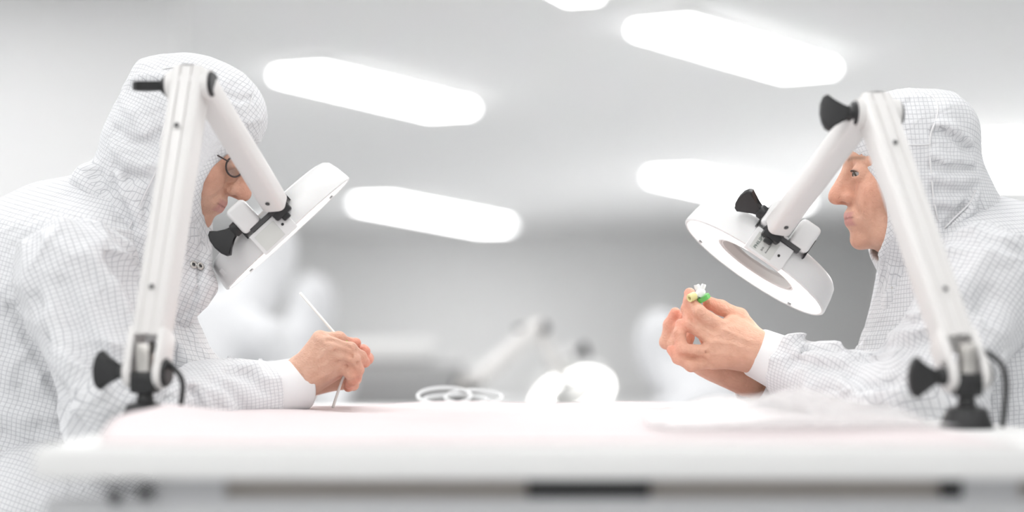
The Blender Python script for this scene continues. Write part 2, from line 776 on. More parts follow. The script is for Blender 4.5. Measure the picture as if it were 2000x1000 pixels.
luminaire(on_ceiling(585, 143), on_ceiling(880, 214), .35, 'bright ceiling light nearest behind the worker at left')
luminaire(on_ceiling(730, 396), on_ceiling(965, 441), .46, 'small distant ceiling light low in the middle of the picture')
luminaire(on_ceiling(1292, 52), on_ceiling(1578, 137), .34, 'bright ceiling light at the top, nearest the lens')
luminaire(on_ceiling(1312, 343), on_ceiling(1540, 395), .45, 'distant ceiling light partly behind the right magnifier arm')
luminaire(on_ceiling(1925, 275), on_ceiling(2120, 345), .44, 'ceiling light cut off by the right edge of the picture')
luminaire(on_ceiling(1150, -22), on_ceiling(1090, -18), .3, 'ceiling light just touching the top edge of the picture')
for yy in (-5.6, -3.6, -1.6, 0.4, 2.4, 4.4):
    for xx in (-3.2, -1.5, .3, 2.5):
        luminaire((xx - .15, yy - .75), (xx + .15, yy + .75), .3, 'ceiling light of the rows over the near benches, out of the picture', 'ceiling lights over the near benches', mat=LUME)
for xx in (-3.9, -2.7):  # two unseen lights, added to brighten the partition wall
    luminaire((xx - .15, 4.6), (xx + .15, 5.8), .25, 'added light to brighten the partition, out of the picture', 'added lights brightening the partition', mat=LUME)
for yy in (9, 12.5, 16):
    for xx in (-4.5, 5.0):
        luminaire((xx - .15, yy - .75), (xx + .15, yy + .75), .3, 'ceiling light of the side rows, out of the picture', 'ceiling lights along the sides')

# ------------------------------------------------------------------ the workbench
TX0, TX1, TY0, TY1, TZ = -0.5, 0.66, -1.0, 0.5, 0.7525
bench = thing('workbench', ((TX0 + TX1) / 2, (TY0 + TY1) / 2, 0), 'white laminate workbench between the two workers', 'workbench')
TXC, TYC = (TX0 + TX1) / 2, (TY0 + TY1) / 2
part('tabletop', rbox((TXC, TYC, TZ - .017), (TX1 - TX0, TY1 - TY0, .034), bev=.005, seg=3), LAM, bench, angle=40)
part('rail', rbox((TXC + .05, TY0 + .035, TZ - .046), (TX1 - TX0 - .16, .02, .028), bev=.002), BROWNG, bench, smooth=False, label='brown grey rail under the tabletop')
part('frame_beam', rbox((TXC, TY0 + .03, TZ - .083), (TX1 - TX0 - .02, .04, .056), bev=.004), GREYM, bench, angle=40, label='grey metal beam')
part('frame_beam', rbox((TXC, TY1 - .05, TZ - .06), (TX1 - TX0 - .02, .04, .056), bev=.004), GREYM, bench, angle=40)
for xa, xb, m in ((305, 440, GREYM), (1030, 1270, BLK), (1840, 1882, BLK), (1882, 1992, GREYM)):
    p, q = W(xa, 945, -.985), W(xb, 945, -.985)
    part('spacer', rbox(((p[0] + q[0]) / 2, -.958, TZ - .044), (q[0] - p[0], .05, .024), bev=.002), m, bench, smooth=False)
for x in (TX0 + .06, TX1 - .06):
    for y in (TY0 + .06, TY1 - .06):
        part('leg', rbox((x, y, (TZ - .1) / 2), (.05, .05, TZ - .1), bev=.004), GREYM, bench, angle=40)
for px, py in ((226, 968), (286, 962)):
    p = W(px, py, -.99)
    part('bolt', lathe([(0, .0), (.006, .0), (.0075, -.002), (.0075, -.006), (0, -.006)], (p[0], TY0 + .008, p[2]), frame((0, 1, 0), (1, 0, 0)), 16), BLK, bench)


# crumpled packaging film on the near end of the bench
def sheet(name, x0, x1, y0, y1, hfn, mat, label, cat, n=60, m=40, z0=.0005):
    V, Fc = [], []
    for s in (0, 1):
        for j in range(m + 1):
            for i in range(n + 1):
                x, y = x0 + (x1 - x0) * i / n, y0 + (y1 - y0) * j / m
                h, dx, dy = hfn(x, y)
                V.append((x + dx, y + dy, TZ + z0 + (h if s else max(h - .0015, 0))))
    N = (n + 1) * (m + 1)
    for j in range(m):
        for i in range(n):
            a = j * (n + 1) + i
            q = (a, a + 1, a + n + 2, a + n + 1)
            Fc.append(q[::-1])
            Fc.append(tuple(N + t for t in q))
    rim = [i for i in range(n + 1)] + [j * (n + 1) + n for j in range(1, m + 1)] + [m * (n + 1) + i for i in range(n - 1, -1, -1)] + [j * (n + 1) for j in range(m - 1, 0, -1)]
    for a, b in zip(rim, rim[1:] + rim[:1]):
        Fc.append((a, b, b + N, a + N))
    return tag(part(name, (V, Fc), mat), label, cat)


def h_pink(x, y):
    s = math.sin(9 * x + 4 * y) + math.sin(17 * x - 13 * y + 1) + .6 * math.sin(31 * y + 6 * x)
    h = (.006 + .0022 * s) * min(1, max(.1, (y + .96) / .25))
    lift = max(0, (-.33 - x) / .13)
    h += .024 * lift * max(0, 1 - abs(y + .52) / .3)
    return max(h, .002), .02 * math.sin(11 * y), .012 * math.sin(8 * x)


sheet('packaging_film', -.46, .52, -.96, .30, h_pink, PINK, 'pale pink packaging film spread flat over the bench', 'plastic film')


def film_mat():
    m = bpy.data.materials.new('clear_film')
    m.use_nodes = True
    nt = m.node_tree
    b = nt.nodes['Principled BSDF']
    b.inputs['Base Color'].default_value = (.97, .96, .96, 1)
    b.inputs['Roughness'].default_value = .35
    tr = nt.nodes.new('ShaderNodeBsdfTransparent')
    mx = nt.nodes.new('ShaderNodeMixShader')
    no = nt.nodes.new('ShaderNodeTexNoise')
    no.inputs['Scale'].default_value = 25
    mr = nt.nodes.new('ShaderNodeMapRange')
    mr.inputs['From Min'].default_value = .3
    mr.inputs['From Max'].default_value = .7
    mr.inputs['To Min'].default_value = .2
    mr.inputs['To Max'].default_value = .42
    nt.links.new(no.outputs['Fac'], mr.inputs[0])
    nt.links.new(mr.outputs[0], mx.inputs[0])
    nt.links.new(tr.outputs[0], mx.inputs[1])
    nt.links.new(b.outputs[0], mx.inputs[2])
    nt.links.new(mx.outputs[0], nt.nodes['Material Output'].inputs[0])
    MATS['clear_film'] = m
    return m


FILM = film_mat()


def h_bag(x, y):
    u, v = (x - .34) / .17, (y + .62) / .16
    x, y = x * .7, y * .7
    r = max(0, 1 - u * u) * max(0, 1 - v * v)
    s = math.sin(41 * x + 13 * y) * math.sin(37 * y - 21 * x + .5) + .5 * math.sin(80 * x + 30 * y)
    return .002 + r ** .7 * (.034 + .005 * s), .008 * math.sin(30 * y), .008 * math.sin(28 * x)


sheet('clear_bag', .17, .51, -.78, -.46, h_bag, FILM, 'crumpled clear plastic bag lying on the bench before the right worker', 'plastic bag', 50, 40, .0105)

# coil of clear tubing at the far edge of the bench
tubm = pmat('clear_tubing', (.86, .87, .88), .25)
coil = thing('tubing_coil', (W(905, 785, .38)[0], .38, TZ), 'loose coil of clear tubing at the far edge of the bench', 'tubing')
for cx, rr, tilt, ph in ((868, .047, .28, 0), (925, .05, .22, .6), (890, .056, .12, 1.1)):
    c = W(cx, 790, .38)
    pts = []
    for i in range(41):
        a = 2 * math.pi * i / 40 + ph
        pts.append((c[0] + rr * math.cos(a), .38 + rr * .8 * math.sin(a), TZ + .0035 + rr * tilt * (1 + math.sin(a))))
    part('loop', tube(pts, .003, 8, False), tubm, coil)


# ------------------------------------------------------------------ magnifier lamps
def text_mesh(txt, size, c, R, mat, name, parent, ext=.0001, align='CENTER'):
    cu = bpy.data.curves.new(name, 'FONT')
    cu.body = txt
    cu.size = size
    cu.extrude = ext
    cu.align_x = align
    cu.align_y = 'CENTER'
    cu.resolution_u = 3
    to = bpy.data.objects.new('tmp', cu)
    me = bpy.data.meshes.new_from_object(to)
    bpy.data.objects.remove(to)
    V = np.array([v.co[:] for v in me.vertices])
    Fc = [list(p.vertices) for p in me.polygons]
    return part(name, (V @ R.T + np.asarray(c), Fc), mat, parent, smooth=False)


FAN = [(-.0075, 0), (-.0075, .016), (-.027, .036), (-.0235, .0425), (-.014, .0468), (0, .0485), (.014, .0468), (.0235, .0425), (.027, .036), (.0075, .016), (.0075, 0)]


def wing_knob(c, axis, roll, parent, s=1.0, name='wing_knob'):
    """fan-shaped clamp knob growing along axis; roll = vector the fan spreads along"""
    y = unit(axis)
    x = np.asarray(roll, float)
    x = unit(x - y * (x @ y))
    R = np.stack([x, y, np.cross(x, y)], 1)
    a = prism([(p[0] * s, p[1] * s) for p in FAN], .013 * s, c, R, .003 * s, 3)
    b = lathe([(0, -.002), (.012 * s, -.002), (.012 * s, .006 * s), (.009 * s, .009 * s), (0, .009 * s)], c, frame(y, x), 24)
    return part(name, join(a, b), BLK, parent, angle=45)


def arm_profile(wd, dp, r=.007, groove=True):
    def corner(cx, cy, a0):
        return [(cx + r * math.cos(a0 + t * math.pi / 8), cy + r * math.sin(a0 + t * math.pi / 8)) for t in range(5)]
    p = corner(wd / 2 - r, dp / 2 - r, 0) + corner(-wd / 2 + r, dp / 2 - r, math.pi / 2)
    p += corner(-wd / 2 + r, -dp / 2 + r, math.pi)
    if groove:
        for xg in (-wd * .18, wd * .18):
            p += [(xg - .0022, -dp / 2), (xg - .0016, -dp / 2 + .0025), (xg + .0016, -dp / 2 + .0025), (xg + .0022, -dp / 2)]
    p += corner(wd / 2 - r, -dp / 2 + r, 3 * math.pi / 2)
    return p


def magnifier(label, base, elbow, wrist, C, n, t, knob_side, group, rolls, detail=True, cable_x=0.06, textside=True, off=0.0):
    base, elbow, wrist, C = (np.asarray(v, float) for v in (base, elbow, wrist, C))
    n = unit(n)
    t = unit(np.asarray(t, float) - n * (np.asarray(t, float) @ n))
    b = np.cross(n, t)
    if b[1] > 0:
        b = -b
    r = thing('magnifier_lamp', (base[0], base[1], TZ if detail else base[2]), label, 'magnifier lamp', group)
    z0 = base[2]
    # clamp foot and swivel
    part('foot', lathe([(0, 0), (.034, 0), (.034, .004), (.025, .026), (.012, .03), (.010, .044), (0, .044)], base, EYE3, 4 * 6), BLK, r, angle=35)
    hp = unit(np.array([elbow[0] - base[0], elbow[1] - base[1], 0]))       # the plane the arms fold in
    ax = unit(np.array([hp[1], -hp[0], 0]))                                 # pivot axis, to the right
    if ax[0] < 0:
        ax = -ax
    ax = unit(ax * (1, .55, 1))
    piv = base + np.array([0, 0, .062])
    part('swivel', rbox(piv - (0, 0, .006), (.036, .03, .03), frame((0, 0, 1), ax), .005), BLK, r, angle=40)
    part('pin', rbox(piv + (0, 0, .026), (.02, .022, .042), frame((0, 0, 1), ax), .004), STEEL, r, angle=40)
    # lower arm: grooved profile between fork cheeks
    d1 = unit(elbow - piv)
    R1 = frame(d1, ax)
    if R1[:, 1][1] < 0:      # groove face towards local -y, the lens side
        pass
    L1 = np.linalg.norm(elbow - piv)
    la = part('lower_arm', prism(arm_profile(.046, .044), L1 - .055 + .022, piv + d1 * (.055 + (L1 - .055 + .022) / 2), R1, .003), WPLA, r, angle=40)
    for s in (-1, 1):
        part('fork_cheek', join(rbox(piv + d1 * .036 + R1[:, 0] * s * .0215, (.011, .044, .062), R1, .004), lathe([(0, -.0055), (.020, -.0055), (.022, -.003), (.022, .003), (.020, .0055), (0, .0055)], piv + d1 * .008 + R1[:, 0] * s * .0215, frame(R1[:, 0], d1), 28)), WPLA, r, angle=40)
    wing_knob(piv + d1 * .008 - R1[:, 0] * .028, -R1[:, 0], rolls[0], r, 1.0)
    part('pivot_cap', lathe([(0, .006), (.016, .006), (.019, .003), (.019, 0), (0, 0)], piv + d1 * .008 + R1[:, 0] * .027, frame(R1[:, 0], d1), 28), BLK, r, angle=40)
    for f in (.18, .82):
        sc_ = piv + d1 * (.055 + f * (L1 - .06)) - R1[:, 1] * .0253
        part('screw', lathe([(0, .0), (.0032, .0), (.0036, .001), (0, .0012)], sc_, frame(-R1[:, 1], d1), 14), DGREY, r)
    # elbow
    sk = knob_side
    part('elbow_pivot', cyl(elbow - ax * .031, elbow + ax * .031, .021, 32), WPLA, r, angle=40)
    part('pivot_cap', lathe([(0, .005), (.0155, .005), (.0178, .002), (.0178, 0), (0, 0)], elbow + ax * .031, frame(ax, d1), 28), BLK, r, angle=40)
    part('pivot_cap', lathe([(0, .005), (.0155, .005), (.0178, .002), (.0178, 0), (0, 0)], elbow - ax * .031, frame(-ax, d1), 28), BLK, r, angle=40)
    wing_knob(elbow - ax * .034, -ax, rolls[1], r, 1.0)
    # upper arm
    eu = elbow + ax * off
    d2 = unit(wrist - eu)
    R2 = frame(d2, ax)
    L2 = np.linalg.norm(wrist - eu)
    part('upper_arm', prism(arm_profile(.038, .034, .010, False), L2 - .004, eu + d2 * (L2 / 2 - .002), R2, .005, 3), WPLA, r, angle=40)
    yn = R2[:, 1] if R2[:, 1][1] < 0 else -R2[:, 1]
    part('screw', lathe([(0, 0), (.0032, .0), (.0036, .0008), (0, .001)], wrist - d2 * .028 + yn * .0172, frame(yn, d2), 14), DGREY, r)
    # wrist joint and bracket on the near flank of the head
    Rb = np.stack([t, b, -n], 1)       # x tangent, y towards the lens, z backwards out of the lamp
    if np.linalg.det(Rb) < 0:
        Rb = np.stack([-t, b, -n], 1)
    bc = C + b * .125 - n * .058
    part('hinge', join(cyl(wrist - t * .015 - n * .0, wrist + t * .015, .0125, 20), rbox(wrist + n * .010, (.03, .02, .018), Rb, .003), rbox(wrist + n * .019, (.013, .012, .014), Rb, .002)), BLK, r, angle=40)
    for s in (-1, 1):
        part('bracket_cheek', rbox(bc + t * s * .026, (.034, .030, .046), Rb, .007, 3), WPLA2, r, angle=40)
        part('bracket_seam', rbox(bc + t * s * .0435 + n * .012 - b * .004, (.0016, .02, .034), Rb, .0005), BLK, r, smooth=False)
    part('bracket_slot', rbox(bc + n * .0245 + b * .002, (.064, .022, .007), Rb, .001), DGREY, r, smooth=False, label='dark slot of the bracket')
    kb = wing_knob(bc + t * .046 + n * .006, t, rolls[2], r, .92)
    # starter box with print
    sb = part('starter_box', rbox(C + b * .1275 + t * .008 - n * .0105, (.066, .016, .038), Rb, .0015), WPLA2, r, angle=40)
    lab_c = C + b * .1357 + t * .010 - n * .0095
    part('starter_label', rbox(lab_c + t * .006, (.038, .0008, .028), Rb, .0002), pmat('label_white', (.70, .71, .68), .5), sb, smooth=False)
    part('starter_hole', lathe([(0, 0), (.0022, 0), (.0022, .0006), (0, .0006)], lab_c - t * .02, frame(b, t), 10), BLK, sb)
    if textside:
        Rt = np.stack([-n, np.cross(b, -n), b], 1)      # lettering runs up out of the lamp
        sg = 1 if Rt[:, 1] @ t > 0 else -1
        text_mesh('PHILIPS', .0072, lab_c + t * .017 + b * .0006, Rt, pmat('print_green', (.01, .05, .035), .5), 'lettering', sb)
        text_mesh('S10', .0042, lab_c + t * .0065 + b * .0006 + n * .006, Rt, DGREY, 'lettering', sb)
        text_mesh('Ecoclick starters', .0026, lab_c - t * .001 + b * .0006, Rt, DGREY, 'lettering', sb)
    # lamp head: drum round a lens
    Rh = frame(-n, t)
    prof = [(.0655, .008), (.0655, .036), (.070, .043), (.080, .046), (.108, .046), (.118, .0435), (.1245, .037), (.1285, .022), (.1315, .002), (.1315, -.002), (.129, -.004), (.1262, -.003), (.1258, .002), (.1258, .006), (.073, .006), (.071, .002), (.0675, .002)]
    part('housing', lathe(prof, C, Rh, 96, True), WPLA2, r, angle=35)
    part('ring_diffuser', lathe([(.0745, .0055), (.0775, .001), (.1215, .001), (.1245, .0055)], C, Rh, 48), RINGE, r, label='glowing ring diffuser')
    lens = [(0, .010), (.02, .0105), (.04, .012), (.055, .0145), (.0655, .018), (.0655, .021), (.055, .0245), (.04, .027), (.02, .0285), (0, .029)]
    part('lens', lathe(lens[::-1], C, Rh, 64), GLASS, r, label='clear magnifying lens')
    part('lens_frame', lathe([(.0655, .004), (.0655, .026), (.0635, .026), (.0635, .004)], C, Rh, 64, True), WPLA, r, angle=40)
    for k_ in range(4):
        a = math.pi / 4 + k_ * math.pi / 2
        dr = Rh[:, 0] * math.cos(a) + Rh[:, 1] * math.sin(a)
        part('clip', rbox(C + dr * .1245 + n * .0012, (.003, .008, .003), frame(-n, dr), .0006), DGREY, r, smooth=False)
    # mains lead
    p0 = piv + d1 * .05 + ax * cable_x * .5
    cp = spline([p0, p0 + ax * .022 - d1 * .022, base + ax * .052 + (0, 0, .06), base + ax * .05 + (0, 0, .02), base + ax * .05 + (0, .01, .003)], 8)
    part('mains_lead', tube(cp, .0038, 10), BLK, r)
    return r


XA = np.array([1.0, 0, 0])
lampA = magnifier('white magnifier lamp tilted edge-on before the worker with glasses', (W(284, 825, -.42)[0], -.42, TZ), W(372, 166, -.31), W(540, 402, -.09), W(561, 455, .05),
                  (.675, .085, -.739), (-.739, 0, -.675), -1, 'magnifier lamps on the near bench', [(0, .1, 1), (.3, 1, .1), (.55, -.1, -.6)], cable_x=.0, textside=False, off=.018)
lampB = magnifier('white magnifier lamp with glowing ring facing down before the worker with the valve', (W(1888, 836, -.56)[0], -.56, TZ), W(1712, 222, -.30), W(1516, 448, -.09), W(1474, 520, .05),
                  (-.562, -.075, -.803), (-.82, 0, .573), -1, 'magnifier lamps on the near bench', [(.2, .2, -1), (-.5, .2, .9), (-.3, -.5, .75)], cable_x=.06, off=-.020)
# white stickers on the lamp heads
p = W(431, 552, -.02)


# ------------------------------------------------------------------ the two workers
def head_frame(c, face, pitch, yaw):
    """columns: x out of the face, y sideways, z up the head"""
    x = np.array([face * math.cos(pitch) * math.cos(yaw), -math.sin(yaw) * math.cos(pitch), -math.sin(pitch)])
    y = unit(np.cross([0, 0, 1.0], x))
    y = y if y[1] > 0 else -y          # local -y is the side seen by the lens
    z = unit(np.cross(x, y))
    z = z if z[2] > 0 else -z
    return np.stack([x, y, z], 1)


def head_prims(c, R, o):
    def X(x, y, z):
        return c + R @ np.array([x, y, z])

    def S(x, y, z, r, k=.008, sub=False):
        return [Ell(X(x, s * y, z), (r, r, r) if np.isscalar(r) else r, R, k, sub) for s in ((1, -1) if y else (1,))]

    def C2(a, b, ra, rb, k=.008, sub=False):
        if a[1] == 0 and b[1] == 0:
            return [Cap(X(*a), X(*b), ra, rb, k, sub)]
        return [Cap(X(a[0], s * a[1], a[2]), X(b[0], s * b[1], b[2]), ra, rb, k, sub) for s in (1, -1)]
    nt = o.get('nose', (.114, -.034))
    P = []
    P += S(-.004, 0, .036, (.088, .073, .082), .01)            # skull
    P += S(.026, 0, -.03, (.058, .060, .083), .03)             # face mass
    P += S(.030, 0, -.078, (.048, .050, .036), .02)            # jaw
    P += C2((-.005, .050, -.055), (.045, .034, -.095), .016, .014, .02)   # jaw line
    P += S(.076, 0, -.1, (.0165, .019, .0165), .018)           # chin
    P += C2((.080, .012, .023), (.066, .046, .020), .011, .010, .014)     # brow ridge
    P += S(.082, 0, .042, (.017, .036, .03), .02)              # forehead
    P += S(.056, .040, -.026, (.024, .02, .022), .022)         # cheek bones
    P += S(.066, .026, -.052, (.02, .018, .026), .02)          # cheeks beside the mouth
    P += S(.083, 0, -.066, (.018, .026, .020), .014)           # mouth mound
    P += S(.097, .0315, .001, (.015, .0155, .0125), .012, True)  # eye sockets
    P += C2((.090, 0, .017), (nt[0] - .004, 0, nt[1] + .012), .0080, .0095, .012)  # nose bridge
    P += C2((.076, 0, -.004), (nt[0] - .014, 0, nt[1] + .004), .0105, .0115, .010)
    P += C2((.074, 0, -.026), (nt[0] - .016, 0, nt[1] - .001), .0125, .0100, .010)
    P += S(nt[0], 0, nt[1], (.0118, .0115, .0120), .010)       # nose tip
    P += S(nt[0] - .0185, .0135, nt[1] - .002, (.0108, .0072, .0086), .004)   # nostril wings
    P += S(nt[0] - .010, .0062, nt[1] - .0115, (.0070, .0038, .0050), .002, True)  # nostrils
    P += S(.0805, .0315, .0005, .0150, .006)                   # lids
    if o.get('slit', True):
        P += C2((.0975, .023, -.0005), (.088, .0430, -.0012), .0038, .0028, .002, True)  # lid slit
    P += C2((.0935, 0, -.0625), (.079, .0205, -.0672), .0050, .003, .006)  # upper lip
    P += C2((.0915, 0, -.0735), (.080, .0180, -.0705), .0058, .0035, .006)  # lower lip
    P += C2((.107, 0, -.0682), (.087, .021, -.0686), .0017, .0010, .003, True)   # mouth line
    P += C2((.097, .022, -.040), (.086, .032, -.062), .0022, .0014, .010, True)  # fold from nose to mouth
    return P, X


def chain(pts, rs, k=.006):
    return [Cap(a, b, ra, rb, k) for a, b, ra, rb in zip(pts[:-1], pts[1:], rs[:-1], rs[1:])]


def ease(d, r):
    return np.exp(-(d / r) ** 2)


def make_person(sp):
    root = thing('person', sp['root'], sp['label'], 'person', 'workers at the near bench')
    c, R = sp['head'], sp['R']
    hp, X = head_prims(c, R, sp)
    sh, el, wr = sp['arm']           # near arm
    sh2, el2, wr2 = sp['arm2']       # far arm
    # ---- body: one continuous surface
    B = list(hp)
    nk = sp['neck']
    B += [Cap(X(.006, 0, -.075), nk, .047, .062, .03)]
    B += chain([nk] + sp['spine'], [.07] + [.10] * len(sp['spine']), .04)
    B += [Cap(sh + (0, .02, -.01), sh2 + (0, -.02, -.01), .052, .052, .05)]
    for a, e, w_ in ((sh, el, wr), (sh2, el2, wr2)):
        B += chain([a, e, w_], [.048, .038, .029], .02)
    tips, pads = [], []
    for hand in sp['hands']:
        w_ = hand['wrist']
        for m in hand['mcp']:
            B.append(Cap(w_ + (m - w_) * .12, m, .0215, .0125, .016))
        for q in hand.get('palm', []):
            B.append(Cap(q[0], q[1], q[2], q[3], .014))
    for hand in sp['hands']:
        for f in hand['fingers']:
            pts, r0 = f
            rs = [r0 * 1.12, r0 * 1.02, r0 * .92, r0 * .84][:len(pts)]
            # each finger is blended only to its own root so that neighbours stay apart
            B += [Cap(pts[0], pts[1], rs[0], rs[1], .0045)]
            for i in range(1, len(pts) - 1):
                B += [Cap(pts[i], pts[i + 1], rs[i], rs[i + 1], .0025)]
            for i in range(1, len(pts) - 1):
                B += [Ell(pts[i], (rs[i] * 1.08,) * 3, EYE3, .004)]
            tips.append((pts[-1], r0))
            pads += list(pts[1:-1])
    bst = []
    bst += strokes(Field(B), sp['tendons'])
    base = np.array(sp['skin'])

    def tint(V):
        col = np.tile(base, (len(V), 1))
        q = (V - c) @ R
        ay = np.abs(q[:, 1])

        def blend(wt, rgb):
            nonlocal col
            wt = np.clip(wt, 0, 1)[:, None]
            col = col * (1 - wt) + np.array(rgb) * wt
        inhead = np.linalg.norm(q, axis=1) < .16
        d_ch = np.sqrt((q[:, 0] - .07) ** 2 + (ay - .045) ** 2 + (q[:, 2] + .03) ** 2)
        blend(inhead * .45 * ease(d_ch, .03), base * (1.04, .80, .76))
        ntp = sp.get('nose', (.114, -.034))
        d_n = np.sqrt((q[:, 0] - ntp[0]) ** 2 + ay ** 2 + (q[:, 2] - ntp[1]) ** 2)
        blend(inhead * .55 * ease(d_n, .022), base * (1.04, .74, .70))
        lipz = np.where(q[:, 2] > -.0683, (q[:, 2] + .0637) / .0062, (q[:, 2] + .0733) / .0072)
        lip = inhead * (q[:, 0] > .076) * np.clip(1.6 - 1.6 * np.abs(lipz) ** 3, 0, 1) * np.clip((.026 - ay) / .006, 0, 1) * (np.abs(lipz) < 1.3)
        blend(.8 * lip, sp['lip'])
        blend(.75 * inhead * (q[:, 0] > .074) * ease(q[:, 2] + .0683 - .06 * ay, .0013) * np.clip((.027 - ay) / .004, 0, 1), (.30, .11, .09))  # shade of the closed lip crease, painted into the tint
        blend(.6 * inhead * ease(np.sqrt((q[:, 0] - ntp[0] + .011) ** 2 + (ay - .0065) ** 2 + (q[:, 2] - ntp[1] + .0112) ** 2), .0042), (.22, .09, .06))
        brow = inhead * (q[:, 0] > .05) * ease(q[:, 2] - .0245 + .12 * np.abs(ay - .03), .0032) * np.clip((ay - .012) / .006, 0, 1) * np.clip((.054 - ay) / .01, 0, 1)
        blend(.55 * brow, (.16, .10, .06))
        lash = inhead * ease(np.sqrt((q[:, 0] - .0915) ** 2 * .25 + ((ay - .034) * .4) ** 2 + (q[:, 2] - .0030) ** 2), .0034)
        blend(.85 * lash * sp.get('lash', 1), (.04, .025, .02))
        chd = np.sqrt((q[:, 0] - .08) ** 2 + ay ** 2 + (q[:, 2] + .1) ** 2)
        blend(inhead * .3 * ease(chd, .02), base * (1.03, .82, .78))
        for p_, r_ in tips:
            blend(.7 * ease(np.linalg.norm(V - p_, axis=1), .020), base * (1.10, .74, .72))
        for p_ in pads:
            blend(.35 * ease(np.linalg.norm(V - p_, axis=1), .011), base * (1.05, .78, .74))
        return np.concatenate([col, np.ones((len(V), 1))], 1)
    body = field_obj('body', Field(B, bst), .0021, SKIN, root, tintfn=tint, relax=.4)
    for s in (1, -1):
        ec = X(.0800, s * .0315, .0005)
        e = part('eye', ico(ec, .0134, EYE3, 24, 16), pmat('eye_white', (.40, .36, .34), .25), body)
        g = unit(R @ np.array([.85, -.28, -.30]))
        lp = []
        for i_ in range(9):
            yy = -.0125 + .025 * i_ / 8
            zz = .0040 - 12 * yy * yy
            lp.append(X(.0805 + math.sqrt(.0153 ** 2 - yy ** 2 - zz ** 2), s * (.0315 + yy), .0005 + zz))
        part('eyelashes', tube(lp, [.0004, .0008, .001, .0011, .0011, .0011, .001, .0008, .0004], 8), pmat('lash_brown', (.03, .02, .015), .6), body)
        part('iris', lathe([(0, .0004), (.0028, .0003), (.003, .0006), (.006, .0000), (.006, -.001)], ec + g * .0128, frame(g, (0, 0, 1)), 20), pmat('iris', (.05, .035, .02), .15), e)
    # ---- hood
    hd = sp['hood']
    H = []
    for q in hd['add']:
        H.append(Ell(X(*q[0]), q[1], R, q[2]))
    for q in hd['world']:
        H.append(Cap(*q))
    oc, orx, orz = hd['open']
    cut = ECyl(X(oc[0], 0, oc[1]), orx, orz, R, .003)
    cav = [Ell(X(*q[0]), q[1], R, .004, True) for q in ([hd['cut2']] if 'cut2' in hd else [])]
    cav += [Ell(X(*q[0]), q[1], R, .006, True) for q in hd['cav']]
    hf = Field(H, disp=hd['disp'], amp=.008)
    hf.s = strokes(hf, [(p_, 2.0 * am, sg) for p_, am, sg in hd['strokes']])
    hf.p += cav + [cut]
    hf.post = cav + [cut]

    def mask(V, q, uv):
        d = cut.d(V.astype(F32))
        edge = (d < .011) & (q[:, 2] > -.13)
        a = (uv[:, 0] + uv[:, 1]) * .7071
        b_ = (uv[:, 0] - uv[:, 1]) * .7071
        uv[edge, 0], uv[edge, 1] = a[edge], b_[edge]
        for pc, rad in hd.get('plain', []):
            dd = np.linalg.norm((q - np.array(pc)) / np.array(rad), axis=1)
            uv[(dd < 1) & ~edge, 2] = .12
        return uv
    hood = field_obj('hood', hf, .0032, CLOTH, root, uv_round(c + R @ np.array([-.01, 0, -.02]), R, .115, mask))
    for pts, rr in hd.get('seams', []):
        P3 = [hf.hit(*p_) for p_ in pts]
        P3 = [p_ + np.array([0, -.0005, 0]) for p_ in P3 if p_ is not None]
        if len(P3) > 2:
            part('seam', tube(spline(P3, 5), rr, 6), KNIT, hood)
    # ---- coverall body
    T = [Ell(q[0], q[1], q[2] if len(q) > 3 else EYE3, q[-1]) for q in sp['torso']]
    T += [Cap(*q) for q in sp['torsocap']]
    tf = Field(T, disp=sp['tdisp'], amp=.01)
    tf.s = strokes(tf, [(p_, 1.9 * am, sg) for p_, am, sg in sp['tstrokes']])
    ta, tb = sp['taxis']
    field_obj('coverall', tf, .0046, CLOTH, root, uv_limb([ta, tb], .16))
    # ---- sleeves and cuffs
    for i, (a, e, w_) in enumerate((sp['arm'], sp['arm2'])):
        rr = sp['sleeve_r']
        d = unit(w_ - e)
        w1 = w_ - d * .026
        A = [Cap(a, e, rr[0], rr[1], .03), Cap(e, e + (w1 - e) * .55, rr[1], rr[2] * 1.12, .03), Cap(e + (w1 - e) * .55, w1, rr[2] * 1.12, rr[2], .02)]
        sf = Field(A, disp=sp['sdisp'][i], amp=.012, post=[Half(w1, d, .006)])
        if i == 0:
            sf.s = strokes(sf, [(p_, 2.1 * am, sg) for p_, am, sg in sp['sstrokes']])
        field_obj('sleeve', sf, .004, CLOTH, root, uv_limb([a, e, w_], .062))
        w2 = w_ + d * (.028 if i == 0 else .022)
        r0 = sp['cuff_r']
        q0 = w_ - d * .045
        pr = [(r0 * .8, 0), (r0 * 1.04, .004), (r0 * 1.07, .02), (r0 * 1.02, .045), (r0 * .985, .062), (r0 * .965, np.linalg.norm(w2 - q0)), (r0 * .93, np.linalg.norm(w2 - q0) + .0025), (r0 * .89, np.linalg.norm(w2 - q0)), (r0 * .88, .02), (r0 * .8, .0)]
        cu = lathe(pr, q0, frame(d, (0, 1, 0)), 72)
        V = cu[0]
        ang = np.arctan2((V - q0) @ frame(d, (0, 1, 0))[:, 1], (V - q0) @ frame(d, (0, 1, 0))[:, 0])
        V = V + ((V - q0) - np.outer((V - q0) @ d, d)) * (.008 * np.sin(ang * 36))[:, None]
        part('cuff', (V, cu[1]), KNIT, root, label='white ribbed knit cuff')
